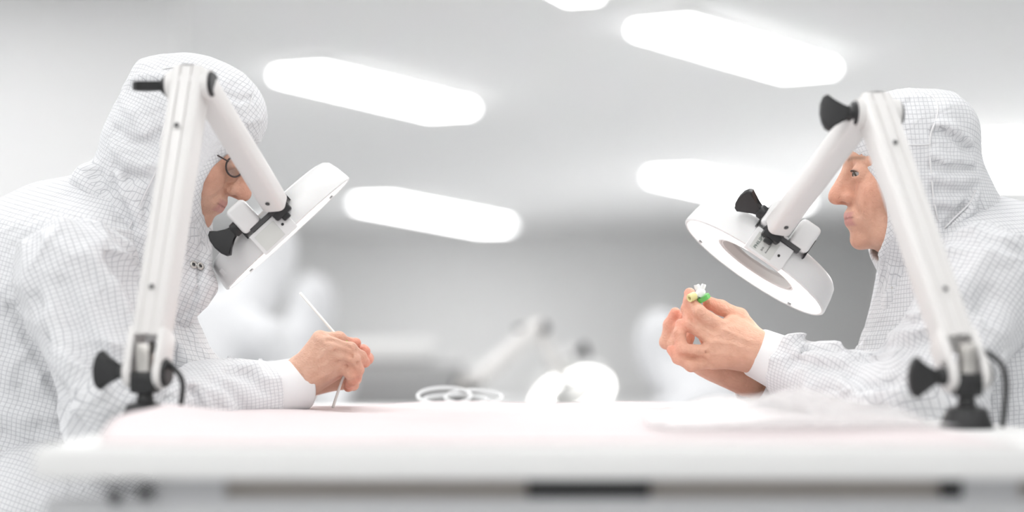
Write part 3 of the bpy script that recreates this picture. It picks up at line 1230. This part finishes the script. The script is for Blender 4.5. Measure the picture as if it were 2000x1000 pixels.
    # ---- snaps
    for f_, pxs in ((hf, sp['snaps']),):
        for p_ in pxs:
            q = f_.hit(*p_)
            if q is None:
                continue
            e_ = .002
            g = np.array([float(f_.base((q + dv)[None].astype(F32))[0] - f_.base((q - dv)[None].astype(F32))[0]) for dv in np.eye(3) * e_])
            g = unit(g)
            fr = frame(g, (0, 0, 1))
            sn = part('snap', lathe([(.0026, .0005), (.0030, .0024), (.0046, .0030), (.0062, .0018), (.0066, .0)], q, fr, 24), STEEL, hood, label='round metal snap')
            part('snap_socket', lathe([(0, .0004), (.003, .0005), (.0032, .0)], q, fr, 16), pmat('snap_dark', (.12, .11, .10), .4, .6), sn) if False else None
            part('snap_socket', lathe([(0, .0014), (.0016, .0013), (.0028, .0006)], q, fr, 16), DGREY, hood)
    # ---- trousers and shoes
    for hip, knee, ank in sp['legs']:
        LG = [Cap(hip, knee, .105, .078, .03), Cap(knee, ank, .076, .06, .03)]
        field_obj('trouser_leg', Field(LG, disp=sp['tdisp'], amp=.01), .007, CLOTH, root, uv_limb([hip, knee, ank], .09))
        fx = sp['face']
        so = Field([Cap(ank + (0, 0, -.035), ank + (fx * .14, 0, -.05), .05, .034, .03), Cap(ank + (-fx * .02, 0, -.055), ank + (fx * .16, 0, -.06), .03, .026, .02), Half((0, 0, .001), (0, 0, -1))])
        field_obj('shoe', so, .006, KNIT, root)
    return root, tf, hf


def stool(loc, h, label):
    r = thing('stool', loc, label, 'stool', 'swivel stools at the near bench')
    c = np.array(loc, float)
    part('seat', lathe([(0, h - .07), (.17, h - .07), (.19, h - .055), (.195, h - .03), (.18, h - .008), (.1, h), (0, h + .001)], c, EYE3, 40), DGREY, r, angle=40)
    part('column', cyl(c + (0, 0, .08), c + (0, 0, h - .07), .025), STEEL, r, angle=40)
    for k_ in range(5):
        a = 2 * math.pi * k_ / 5
        d = np.array([math.cos(a), math.sin(a), 0])
        part('foot_bar', tube([c + (0, 0, .1), c + d * .28 + (0, 0, .07)], [.02, .014], 10), STEEL, r)
        part('caster', lathe([(0, -.012), (.022, -.012), (.026, -.006), (.026, .006), (.022, .012), (0, .012)], c + d * .28 + (0, 0, .028), frame(np.cross(d, [0, 0, 1]), d), 18), BLK, r, angle=40)
    return r


# ---------------- worker at left: bowed head, glasses, near hand on a white tube
thA = math.radians(26)
hA = W(364, 274, .0)
RA = head_frame(hA, 1, thA, math.radians(2))
armA = (W(150, 545, -.13), W(232, 812, -.19), W(560, 757, -.04))
arm2A = (W(150, 530, .24), W(300, 815, .27), W(572, 750, .13))
nearA = dict(wrist=W(580, 742, -.035),
             mcp=[W(625, 661, -.042), W(648, 674, -.054), W(660, 693, -.052), W(664, 716, -.042)],
             palm=[(W(588, 722, -.02), W(640, 700, -.005), .022, .020), (W(596, 755, -.02), W(650, 722, -.012), .018, .018)],
             fingers=[([W(625, 661, -.040), W(662, 661, -.022), W(682, 672, -.004), W(692, 682, .004)], .0098),
                      ([W(648, 674, -.052), W(684, 682, -.056), W(704, 697, -.042), W(713, 708, -.030)], .0100),
                      ([W(660, 693, -.050), W(690, 702, -.060), W(699, 722, -.046), W(697, 737, -.032)], .0096),
                      ([W(664, 716, -.040), W(684, 728, -.050), W(688, 743, -.036), W(681, 751, -.024)], .0086),
                      ([W(592, 728, .0), W(632, 712, .018), W(666, 694, .018), W(688, 680, .010)], .0108)])
farA = dict(wrist=W(606, 738, .11),
            mcp=[W(664, 700, .055), W(672, 716, .06), W(674, 732, .06), W(670, 746, .055)],
            palm=[(W(612, 736, .10), W(664, 722, .055), .021, .019)],
            fingers=[([W(664, 700, .055), W(692, 690, .045), W(709, 685, .022), W(714, 686, .000)], .0096),
                     ([W(672, 716, .058), W(702, 704, .05), W(718, 700, .024), W(719, 703, .000)], .0094),
                     ([W(674, 732, .058), W(694, 740, .05), W(690, 752, .025), W(680, 757, .004)], .0086),
                     ([W(640, 720, .07), W(668, 690, .055), W(684, 672, .030), W(695, 670, -.002)], .0102)])
tendA = [([(590, 722), (606, 695), (622, 668)], .0024, .0034), ([(594, 730), (620, 702), (644, 680)], .0026, .0034), ([(598, 740), (630, 714), (655, 698)], .0024, .0034), ([(606, 748), (640, 730), (660, 718)], .0018, .0032),
         ([(612, 706), (630, 694), (634, 684)], .0016, .002), ([(612, 728), (622, 716), (640, 712)], .0014, .002),
         ([(600, 722), (624, 696)], -.0018, .0034), ([(608, 732), (638, 704)], -.0018, .0034),
         ([(638, 664), (664, 669), (688, 683)], -.0065, .0027), ([(654, 685), (682, 691), (701, 712)], -.0068, .0027), ([(662, 706), (684, 714), (693, 731)], -.0068, .0027),
         ([(672, 700), (676, 690)], -.001, .002), ([(622, 660), (628, 664)], .003, .006), ([(646, 676), (650, 680)], .0034, .006), ([(658, 696), (662, 698)], .003, .006)]

A = dict(
    label='person in white grid-pattern coverall and hood with glasses, bowed over a thin tube', face=1,
    root=(W(60, 900)[0], .05, 0), head=hA, R=RA, nose=(.1180, -.036), lash=.6, slit=False,
    neck=W(255, 440, .04), spine=[W(185, 560, .05), W(150, 720, .06), W(95, 960, .06)],
    arm=armA, arm2=arm2A, hands=[nearA, farA], tendons=tendA,
    skin=(.75, .455, .335), lip=(.66, .32, .29),
    hood=dict(
        add=[((-.006, 0, .046), (.107, .091, .088), .02), ((-.04, 0, -.03), (.084, .086, .10), .04), ((.025, 0, -.055), (.066, .084, .09), .04),
             ((.040, 0, .076), (.050, .066, .044), .03), ((-.085, 0, .062), (.03, .055, .028), .03)],
        world=[(W(298, 400, .02), W(275, 545, .0), .086, .092, .04), (W(330, 440, .02), W(378, 560, -.015), .062, .030, .03), (W(378, 560, -.015), W(362, 622, -.02), .031, .012, .02),
               (W(205, 362, .03), W(176, 352, -.03), .030, .026, .014), (W(255, 430, .03), W(200, 450, .03), .085, .08, .05)],
        open=((.152, -.040), .085, .096),
        cav=[((-.004, 0, .038), (.094, .079, .080)), ((.030, 0, -.05), (.056, .066, .085))],
        disp=waves(3, [((1, .2, .6), 14), ((.3, 1, -.6), 17), ((.7, .1, -1), 12)], .006),
        plain=[((.055, -.07, .02), (.045, .06, .045)), ((.03, -.07, -.045), (.032, .06, .04))],
        seams=[([(262, 160), (300, 140), (350, 131), (400, 140), (450, 160), (497, 172)], .0012), ([(497, 172), (488, 205), (470, 260)], .001),
               ([(305, 330), (300, 345), (285, 375), (265, 420), (240, 470)], .0013), ([(322, 240), (312, 280), (305, 330)], .0012),
               ([(150, 380), (180, 392), (210, 425), (235, 470), (268, 505)], .0012)],
        strokes=[([(262, 168), (300, 166), (330, 180)], -.006, .005), ([(270, 152), (310, 150), (345, 160)], .005, .007),
                 ([(238, 190), (262, 220), (280, 260)], .004, .008), ([(225, 255), (255, 275), (290, 280), (315, 262)], -.005, .008),
                 ([(222, 290), (250, 315), (285, 325), (308, 318)], .004, .007), ([(225, 325), (255, 345), (290, 350)], -.005, .006),
                 ([(232, 345), (245, 380), (270, 420), (285, 470)], .006, .008), ([(222, 350), (232, 395), (250, 440)], -.006, .007),
                 ([(165, 335), (190, 345), (205, 375), (215, 410)], -.006, .008), ([(155, 350), (170, 372), (200, 385)], .004, .007),
                 ([(300, 360), (285, 400), (280, 450)], -.004, .006), ([(330, 380), (310, 420), (305, 470)], .004, .007),
                 ([(395, 470), (392, 520), (380, 580), (362, 630)], -.004, .004), ([(410, 480), (402, 530), (388, 590)], .004, .005),
                 ([(360, 460), (358, 520), (350, 580)], .003, .006), ([(500, 190), (470, 195), (440, 185)], -.003, .005),
                 ([(505, 235), (480, 240), (450, 230)], .003, .006)]),
    torso=[(W(172, 600, .055), (.145, .185, .20), frame((.30, 0, 1), (1, 0, 0)), .05), (W(120, 520, .055), (.125, .175, .13), .06), (W(225, 800, .05), (.165, .165, .17), .06),
           (W(70, 960, .055), (.19, .18, .17), .06), (W(30, 720, .055), (.15, .17, .25), .06)],
    torsocap=[(W(150, 515, -.10), W(150, 515, .21), .078, .078, .05), (W(225, 450, .04), W(255, 600, .03), .088, .095, .04), (W(318, 665, .02), W(352, 735, .01), .045, .055, .04)],
    taxis=(W(70, 1000, .06), W(215, 420, .05)),
    tdisp=waves(5, [((.5, .3, 1), 7), ((1, .2, -.3), 6), ((-.2, .6, 1), 9)], .013),
    tstrokes=[([(20, 600), (60, 660), (100, 740), (140, 820), (160, 870)], -.008, .008), ([(0, 850), (60, 880), (140, 880), (210, 870)], -.010, .010),
              ([(0, 800), (50, 815), (110, 805)], .006, .012), ([(0, 905), (70, 925), (150, 930)], .008, .012), ([(0, 880), (50, 885)], -.006, .008),
              ([(340, 650), (360, 700), (400, 740)], .004, .008), ([(320, 640), (340, 720), (370, 760)], -.004, .008)],
    sleeve_r=(.088, .066, .045), cuff_r=.0405,
    sdisp=[waves(7, [((.6, .2, 1), 7), ((1, .2, -.2), 7), ((.2, .5, 1), 9)], .026), waves(8, [((.5, .2, 1), 9), ((1, .2, -.3), 8)], .007)],
    sstrokes=[([(170, 500), (220, 560), (262, 640), (280, 720)], .009, .012), ([(210, 500), (250, 560), (285, 640)], -.009, .012), ([(120, 560), (150, 640), (200, 720), (240, 770)], -.008, .014),
              ([(90, 620), (120, 700), (170, 780)], .008, .014), ([(70, 580), (100, 660), (120, 760), (160, 840)], -.008, .008), ([(345, 745), (375, 765), (390, 800)], -.010, .007),
              ([(365, 745), (350, 775), (335, 800)], .007, .008), ([(380, 750), (430, 770), (450, 800)], .006, .008), ([(420, 745), (450, 762), (480, 800)], -.006, .007),
              ([(450, 728), (485, 735), (515, 760)], -.005, .007), ([(470, 720), (500, 722), (522, 740)], .006, .007), ([(300, 700), (330, 740), (370, 752)], .006, .009), ([(210, 830), (260, 800), (320, 780)], -.007, .010)],
    snaps=[(378, 517), (391, 520), (346, 636)],
    legs=[(W(80, 985, -.06), W(400, 985, -.12) + (0, 0, -.09), np.array([W(400, 985, -.12)[0] - .02, -.12, .1])), (W(80, 985, .16), W(400, 985, .2) + (0, 0, -.09), np.array([W(400, 985, .2)[0] - .02, .2, .1]))],
)
pA, tfA, hfA = make_person(A)
stool((W(70, 960)[0], .055, 0), .50, 'swivel stool under the worker with glasses')

# ---------------- worker at right: upright, pinching a small valve
hB = W(1773, 341, .0)
RB = head_frame(hB, -1, math.radians(1.0), math.radians(1.5))
armB = (W(1925, 560, -.13), W(1775, 822, -.20), W(1508, 702, -.03))
arm2B = (W(1925, 560, .24), W(1765, 830, .24), W(1488, 752, .055))
nearB = dict(wrist=W(1484, 688, -.03),
             mcp=[W(1414, 642, -.040), W(1394, 664, -.046), W(1388, 688, -.046), W(1394, 706, -.040)],
             palm=[(W(1476, 672, -.02), W(1430, 640, -.02), .024, .020), (W(1470, 700, -.02), W(1410, 690, -.015), .022, .020)],
             fingers=[([W(1414, 642, -.040), W(1364, 610, -.040), W(1350, 589, -.026), W(1347, 573, -.014)], .0108),
                      ([W(1394, 664, -.044), W(1348, 634, -.040), W(1343, 604, -.022), W(1345, 584, -.008)], .0104),
                      ([W(1388, 688, -.044), W(1332, 684, -.052), W(1327, 652, -.042), W(1329, 633, -.034)], .0098),
                      ([W(1394, 706, -.038), W(1350, 714, -.052), W(1324, 700, -.052), W(1311, 683, -.046)], .0088),
                      ([W(1482, 664, -.015), W(1444, 618, -.004), W(1408, 601, -.006), W(1385, 592, -.008)], .0122)])
farB = dict(wrist=W(1470, 742, .045),
            mcp=[W(1346, 686, .045), W(1352, 700, .03), W(1366, 712, .02), W(1384, 718, .015)],
            palm=[(W(1464, 736, .04), W(1378, 702, .035), .021, .022), (W(1450, 728, .03), W(1400, 716, .02), .018, .018)],
            fingers=[([W(1346, 686, .045), W(1302, 668, .045), W(1308, 634, .040), W(1319, 611, .030)], .0104),
                     ([W(1352, 700, .03), W(1318, 672, .03), W(1326, 640, .028), W(1336, 620, .024)], .0098),
                     ([W(1366, 712, .02), W(1338, 690, .015), W(1344, 660, .015), W(1352, 640, .015)], .0094),
                     ([W(1400, 700, .05), W(1380, 660, .05), W(1366, 630, .04), W(1362, 606, .02)], .0105)])
tendB = [([(1464, 668), (1440, 656), (1416, 645)], .0016, .0035), ([(1466, 684), (1430, 674), (1398, 666)], .0018, .0035), ([(1466, 700), (1430, 694), (1392, 690)], .0014, .0035),
         ([(1342, 598), (1354, 625), (1384, 655), (1392, 662)], -.0042, .0028), ([(1343, 665), (1362, 668), (1381, 690)], -.0040, .0028), ([(1330, 694), (1370, 701), (1390, 714)], -.0036, .0028),
         ([(1434, 630), (1424, 632), (1414, 636)], -.0026, .0024), ([(1428, 626), (1420, 640)], -.0018, .002), ([(1366, 612), (1372, 604)], -.0012, .0016), ([(1362, 616), (1358, 606)], .0014, .003),
         ([(1474, 672), (1468, 700)], -.0010, .0016), ([(1467, 668), (1460, 700)], -.0008, .0016), ([(1480, 672), (1475, 706)], -.0010, .0016), ([(1410, 644), (1414, 648)], .0024, .006), ([(1392, 668), (1394, 670)], .0026, .006)]

B_ = dict(
    label='person in white grid-pattern coverall and hood, upright, pinching a small valve', face=-1,
    root=(W(1880, 900)[0], .05, 0), head=hB, R=RB, nose=(.1138, -.0330),
    neck=W(1835, 500, .03), spine=[W(1870, 600, .05), W(1880, 720, .05), W(1880, 900, .05)],
    arm=armB, arm2=arm2B, hands=[nearB, farB], tendons=tendB,
    skin=(.80, .465, .335), lip=(.66, .31, .29),
    hood=dict(
        add=[((-.006, 0, .048), (.100, .089, .086), .02), ((-.03, 0, -.01), (.080, .088, .10), .03), ((.022, 0, -.052), (.070, .090, .088), .03),
             ((.052, 0, .070), (.044, .062, .042), .03), ((-.055, 0, .07), (.05, .075, .05), .03)],
        world=[(W(1842, 420, .02), W(1852, 560, .01), .080, .095, .05), (W(1780, 480, .02), W(1762, 600, -.01), .036, .028, .03), (W(1762, 600, -.01), W(1746, 640, -.01), .028, .014, .02),
               (W(1902, 405, .03), W(1896, 418, -.03), .030, .026, .014), (W(1850, 460, .03), W(1900, 500, .03), .08, .075, .05)],
        open=((.153, -.075), .104, .122), cut2=((.120, 0, -.065), (.085, .060, .118)),
        cav=[((-.004, 0, .038), (.094, .079, .079)), ((.030, 0, -.05), (.056, .066, .085))],
        disp=waves(13, [((1, .2, .6), 14), ((.3, 1, -.6), 17), ((-.7, .1, -1), 12)], .0045),
        seams=[([(1795, 176), (1822, 190), (1832, 210), (1826, 240), (1818, 262), (1816, 300), (1820, 350), (1824, 390), (1832, 430)], .0016),
               ([(1765, 282), (1790, 283), (1817, 282)], .0013), ([(1832, 208), (1850, 206), (1862, 212)], .0011),
               ([(1905, 372), (1895, 395), (1870, 420), (1845, 445)], .0015), ([(1920, 445), (1950, 455), (1985, 470)], .0012)],
        strokes=[([(1826, 256), (1850, 258), (1880, 280), (1895, 292)], -.008, .006), ([(1835, 244), (1862, 252), (1893, 275)], .005, .007),
                 ([(1822, 300), (1850, 312), (1900, 318)], .003, .006), ([(1822, 322), (1856, 332), (1905, 330)], -.004, .006), ([(1824, 345), (1860, 352), (1908, 348)], .004, .006),
                 ([(1826, 368), (1860, 374), (1900, 370)], -.004, .006), ([(1830, 392), (1860, 398), (1890, 388)], .004, .006), ([(1836, 412), (1862, 415)], -.003, .005),
                 ([(1900, 372), (1880, 405), (1850, 440)], -.006, .006), ([(1908, 380), (1895, 410), (1860, 440)], .005, .006), ([(1915, 385), (1915, 410), (1925, 425)], -.005, .005),
                 ([(1740, 520), (1735, 580), (1728, 640)], .003, .006), ([(1765, 520), (1765, 580), (1755, 640)], -.006, .005), ([(1722, 500), (1720, 560), (1716, 620)], .002, .005),
                 ([(1700, 190), (1740, 195), (1800, 190)], .002, .006)]),
    torso=[(W(1878, 640, .05), (.140, .185, .20), .05), (W(1935, 560, .05), (.125, .175, .12), .06), (W(1862, 820, .05), (.165, .165, .17), .06),
           (W(1905, 960, .05), (.19, .18, .17), .06), (W(1960, 720, .05), (.14, .17, .25), .06)],
    torsocap=[(W(1925, 540, -.10), W(1925, 540, .21), .075, .075, .05), (W(1856, 520, .03), W(1815, 650, .02), .078, .080, .05), (W(1757, 685, .0), W(1722, 750, .0), .045, .052, .04)],
    taxis=(W(1905, 1000, .05), W(1850, 480, .05)),
    tdisp=waves(15, [((.5, .3, 1), 7), ((1, .2, -.3), 6), ((-.2, .6, 1), 9)], .012),
    tstrokes=[([(1770, 640), (1755, 700), (1745, 760)], -.005, .008), ([(1740, 650), (1720, 700), (1690, 750)], .005, .008), ([(1690, 640), (1680, 690), (1660, 730)], -.003, .008)],
    sleeve_r=(.088, .070, .047), cuff_r=.0405,
    sdisp=[waves(17, [((.6, .2, -1), 7), ((1, .2, .2), 7), ((.2, .5, 1), 9)], .024), waves(18, [((.5, .2, 1), 9), ((1, .2, -.3), 8)], .007)],
    sstrokes=[([(1585, 668), (1570, 690), (1545, 715)], -.005, .006), ([(1560, 690), (1600, 700), (1650, 705)], .006, .008), ([(1545, 705), (1600, 715), (1645, 720)], -.006, .007),
              ([(1575, 720), (1580, 770), (1600, 820)], .005, .010), ([(1660, 735), (1690, 760), (1740, 750)], -.008, .008), ([(1650, 750), (1700, 780), (1760, 770)], .006, .009),
              ([(1690, 790), (1720, 800), (1745, 840)], -.007, .008), ([(1740, 640), (1800, 620), (1880, 560), (1930, 500)], .008, .012), ([(1770, 680), (1850, 650), (1930, 580)], -.007, .014),
              ([(1800, 730), (1880, 720), (1960, 640)], .007, .016), ([(1860, 800), (1930, 770), (1990, 700)], -.008, .014), ([(1880, 850), (1940, 830), (1995, 780)], .008, .012)],
    snaps=[(1739, 562), (1734, 632)],
    legs=[(W(1890, 985, -.06), W(1600, 985, -.12) + (0, 0, -.09), np.array([W(1600, 985, -.12)[0] + .02, -.12, .1])), (W(1890, 985, .16), W(1600, 985, .2) + (0, 0, -.09), np.array([W(1600, 985, .2)[0] + .02, .2, .1]))],
)
pB, tfB, hfB = make_person(B_)
stool((W(1900, 960)[0], .055, 0), .50, 'swivel stool under the worker holding the valve')


# ------------------------------------------------------------------ glasses of the worker at left
SPEC = lens_mat(.06)


def glasses():
    def X(x, y, z):
        return hA + RA @ np.array([x, y, z])
    rimm = pmat('dark_rim', (.05, .03, .028), .3)
    g = None
    first = []
    for s in (1, -1):
        pts = []
        for i in range(37):
            a = 2 * math.pi * i / 36
            yy, zz = .0235 * math.cos(a), .0155 * math.sin(a)
            if zz > 0:
                zz *= .85
            pts.append(X(.1035 - .018 * ((yy + .004) / .0235 * .5 + .5) - .12 * zz, s * (.0325 + yy), -.004 + zz))
        first.append((s, pts))
    br = tube(spline([X(.1075, .009, .001), X(.1105, 0, .004), X(.1075, -.009, .001)], 6), .0012, 8)
    g = part('eyeglasses', br, rimm, pA, label='thin dark-rimmed eyeglasses')
    ORG[g.name] = ORG[pA.name]
    for s, pts in first:
        part('rim', tube(pts, .0015, 8, False), rimm, g)
        cen = np.mean(pts[:-1], 0)
        V = [cen + (RA[:, 0] * .0022)] + [p_ for p_ in pts[:-1]]
        n = len(pts) - 1
        Fc = [(0, 1 + i, 1 + (i + 1) % n) for i in range(n)]
        V2 = [v - RA[:, 0] * .0012 for v in V]
        F2 = [tuple(len(V) + i for i in f[::-1]) for f in Fc]
        part('lens', (np.array(V + V2), Fc + F2), SPEC, g, smooth=False)
        part('temple', tube([X(.086, s * .056, -.001), X(.080, s * .0585, -.001), X(.03, s * .068, .002), (X(-.03, s * .070, .002))], .0012, 8), rimm, g)


glasses()

# ------------------------------------------------------------------ what the hands hold
tb = tag(part('plastic_tube', tube(spline([W(586, 572, .0), W(607.5, 597, -.0055), W(629, 622, -.011), W(650.5, 647, -.0165), W(672, 671, -.022), W(683, 692, -.028), W(678, 720, -.026), W(667, 746, -.022), W(650, 796, -.01)], 8), .0021, 12),
              pmat('milky_tube', (.90, .90, .87), .3)), 'thin white plastic tube held by the worker with glasses', 'plastic tube')
part('green_tip', tube([W(669, 664, -.0215), W(681, 672, -.0235)], .0029, 12), pmat('lime_plastic', (.42, .66, .08), .4), tb)

vp = W(1368, 572, -.030)
vl = thing('valve', vp, 'small three-way valve with yellow cap and green ring pinched between fingers', 'valve')
up = unit(W(1374, 556, -.02) - W(1366, 578, -.02))
sd = unit(W(1352, 580, -.02) - W(1368, 572, -.02))
clr = pmat('clear_white_plastic', (.92, .93, .92), .25)
part('valve_body', join(lathe([(0, -.007), (.0068, -.007), (.0075, -.005), (.0075, .003), (.006, .006), (0, .006)], vp, frame(up, (0, 1, 0)), 24),
                        tube([vp + up * .002, W(1374, 558, -.032), W(1375, 555, -.032)], [.0042, .0038, .0032], 14),
                        tube([vp, W(1361, 559, -.030), W(1360, 556, -.030)], [.0046, .0046, .0040], 14),
                        tube([vp, W(1356, 577, -.036)], .0036, 14)), clr, vl, angle=40)
gr = W(1373, 583, -.030)
gear = [((.0118 if i % 2 else .0108) * math.cos(math.pi * i / 18), (.0118 if i % 2 else .0108) * math.sin(math.pi * i / 18)) for i in range(36)]
gax = unit(np.array([.50, .12, .80]) * 1.0 - 0)
gax = unit(np.array([-.48, -.12, .85]))
part('green_ring', prism(gear, .0072, gr, frame(gax, (0, 1, 0)), .0008, 1), pmat('green_plastic', (.16, .55, .13), .35), vl, angle=30, label='knurled green ring')
yc = W(1352, 580, -.040)
yax = unit(np.array([-.75, -.55, -.35]))
part('yellow_cap', lathe([(.0, .001), (.0028, .001), (.003, .0062), (.0058, .0066), (.0066, .005), (.0066, -.005), (.005, -.0065), (0, -.0065)], yc, frame(yax, (0, 0, 1)), 20), pmat('yellow_plastic', (.82, .76, .36), .35), vl, angle=40, label='pale yellow cap')

# plain white sticker on the drum of the left lamp, red thread on the right worker's front
C_, n_ = W(561, 455, .05), unit(np.array((.675, .085, -.739)))
t_ = unit(np.array([-.739, 0, -.675]) - n_ * (np.array([-.739, 0, -.675]) @ n_))
b_ = np.cross(n_, t_)
b_ = b_ if b_[1] < 0 else -b_
rd_ = unit(t_ * .86 + b_ * .5)
part('sticker', rbox(C_ + rd_ * .1292 - n_ * .018, (.0006, .015, .015), np.stack([rd_, np.cross(-n_, rd_), -n_], 1), .0002), pmat('sticker_white', (.93, .93, .93), .5), lampA, smooth=False, label='small white square sticker')
rq = tfB.hit(1707, 747)
if rq is not None:
    part('red_thread', tube([rq + (-.004, -.004, -.001), rq + (.0, -.005, .0005), rq + (.004, -.004, .002)], [.0006, .0014, .0006], 8), pmat('red_thread', (.7, .06, .08), .5), pB, label='small red thread mark')


# ------------------------------------------------------------------ the hall behind: benches, workers, lamps
def back_worker(px, py, y, face, label, lean=.25, s=1.0, turn=.95):
    h = W(px, py, y)
    r = thing('person', (h[0], y, 0), label, 'person', 'workers at the benches behind')

    ca, sa = face * math.cos(turn), math.sin(turn)

    def O(x, yy, z):
        return h + np.array([ca * x - sa * face * yy, sa * x + ca * face * yy, z]) * s
    RO = np.array([[ca, -sa * face, 0], [sa, ca * face, 0], [0, 0, 1.0]])
    Hd = [Ell(O(0, 0, .01), (.11 * s, .09 * s, .13 * s), RO, .03), Cap(O(-.03, 0, -.08), O(-.09 - lean * .2, 0, -.2), .085 * s, .10 * s, .05)]
    Hd += [Ell(O(.09, 0, -.03), (.05 * s, .06 * s, .08 * s), RO, .005, True)]
    field_obj('hood', Field(Hd), .012, CLOTH, r, uv_round(h, EYE3, .11))
    top, hip = O(-.12 - lean * .3, 0, -.24), O(-.22 - lean * .5, 0, -.72)
    field_obj('coverall', Field([Cap(top, hip, .13 * s, .16 * s, .05), Cap(top + RO @ np.array([0, -.15, -.02]), top + RO @ np.array([0, .15, -.02]), .075, .075, .05)]), .016, CLOTH, r, uv_limb([hip, top], .15))
    Fd = [Ell(O(.03, 0, -.02), (.068 * s, .06 * s, .09 * s), RO, .02), Cap(O(.09, 0, -.01), O(.115, 0, -.035), .008, .011, .01), Cap(O(0, 0, -.06), top, .05, .06, .02), Cap(top, hip, .08, .09, .03)]
    for sy in (-1, 1):
        a, e, w_ = top + RO @ np.array([0, sy * .19, -.03]), O(.0, sy * .24, -.5), O(.28, sy * .08, -.42)
        field_obj('sleeve', Field([Cap(a, e, .075, .06, .03), Cap(e, w_, .06, .045, .03)]), .014, CLOTH, r, uv_limb([a, e, w_], .06))
        d = unit(w_ - e)
        Fd += [Cap(top, a, .05, .045, .02), Cap(a, e, .04, .034, .02), Cap(e, w_, .034, .027, .02), Cap(w_, w_ + d * .08, .028, .03, .01)]
        Fd += [Cap(w_ + d * .08 + RO @ np.array([0, q * .016, 0]), w_ + d * .13 + RO @ np.array([0, q * .018, -.02]), .010, .008, .006) for q in (-1.5, -.5, .5, 1.5)]
        Fd += [Cap(w_ + d * .03, w_ + d * .09 + RO @ np.array([0, -sy * .05, .01]), .012, .009, .008)]
    field_obj('body', Field(Fd), .009, SKIN, r, tintfn=lambda V: np.tile((.70, .44, .33, 1), (len(V), 1)))
    for sy in (-1, 1):
        kn, an = hip + RO @ np.array([.42, sy * .1, -.02]), hip + RO @ np.array([.40, sy * .1, 0])
        an = np.array([an[0], an[1], .06])
        kn[2] = max(kn[2], .3)
        field_obj('trouser_leg', Field([Cap(hip + RO @ np.array([0, sy * .08, -.02]), kn, .10, .08, .03), Cap(kn, an, .075, .06, .03)]), .02, CLOTH, r, uv_limb([hip, kn, an], .09))
    return r


back_worker(520, 500, 3.2, 1, 'blurred worker in white behind the left magnifier head', .3, 1.0)
back_worker(610, 600, 5.2, 1, 'blurred worker in white farther back, above the left pair of hands', .5, 1.0)
back_worker(1290, 676, 3.6, -1, 'blurred worker in white stooping behind the right pair of hands', .5, .9)


def back_bench(x0, x1, y0, y1, z, label):
    r = thing('workbench', ((x0 + x1) / 2, (y0 + y1) / 2, 0), label, 'workbench', 'benches of the hall behind')
    part('tabletop', rbox(((x0 + x1) / 2, (y0 + y1) / 2, z - .015), (x1 - x0, y1 - y0, .03), bev=.004), LAM, r, angle=40)
    for x in (x0 + .05, x1 - .05):
        for y in (y0 + .05, y1 - .05):
            part('leg', rbox((x, y, z / 2 - .015), (.05, .05, z - .03), bev=.004), GREYM, r, angle=40)
    return r


back_bench(-.62, .42, 2.4, 3.1, .66, 'low white bench right behind the near bench')
bq = back_bench(-1.55, -.15, 6.3, 7.2, .74, 'white bench far behind at left')
bw = back_bench(.9, 3.6, 4.8, 5.8, .74, 'white bench far behind at right')
magnifier('blurred magnifier lamp standing on the low bench behind', (W(905, 805, 2.6)[0], 2.6, .66), W(1050, 640, 2.7), W(1100, 738, 2.75), W(1118, 772, 2.85),
          (.25, -.62, -.74), (.9, 0, .3), -1, 'magnifier lamps behind', [(0, 0, 1), (.3, 1, .1), (.5, 0, -.6)], detail=False, textside=False)
# instrument cart with a white lid
ct = thing('instrument_cart', (W(795, 700, 3.9)[0], 3.9, 0), 'grey instrument cart with a white lid behind the left pair of hands', 'cart')
cx = W(795, 700, 3.9)[0]
part('cart_body', rbox((cx, 3.9, .43), (.42, .4, .72), bev=.01), pmat('cart_grey', (.42, .42, .42), .5), ct, angle=40)
part('drawer', rbox((cx, 3.695, .66), (.38, .02, .16), bev=.006), pmat('cart_front', (.36, .36, .36), .5), ct, angle=40)
part('drawer', rbox((cx, 3.695, .46), (.38, .02, .18), bev=.006), pmat('cart_front', (.36, .36, .36), .5), ct, angle=40)
part('lid', rbox((cx - .05, 3.9, .835), (.30, .36, .085), bev=.02, seg=3), LAM, ct, angle=40)
for sx in (-1, 1):
    for sy in (-1, 1):
        part('caster', lathe([(0, -.015), (.03, -.015), (.035, -.008), (.035, .008), (.03, .015), (0, .015)], (cx + sx * .17, 3.9 + sy * .16, .036), frame((1, 0, 0), (0, 0, 1)), 18), BLK, ct, angle=40)
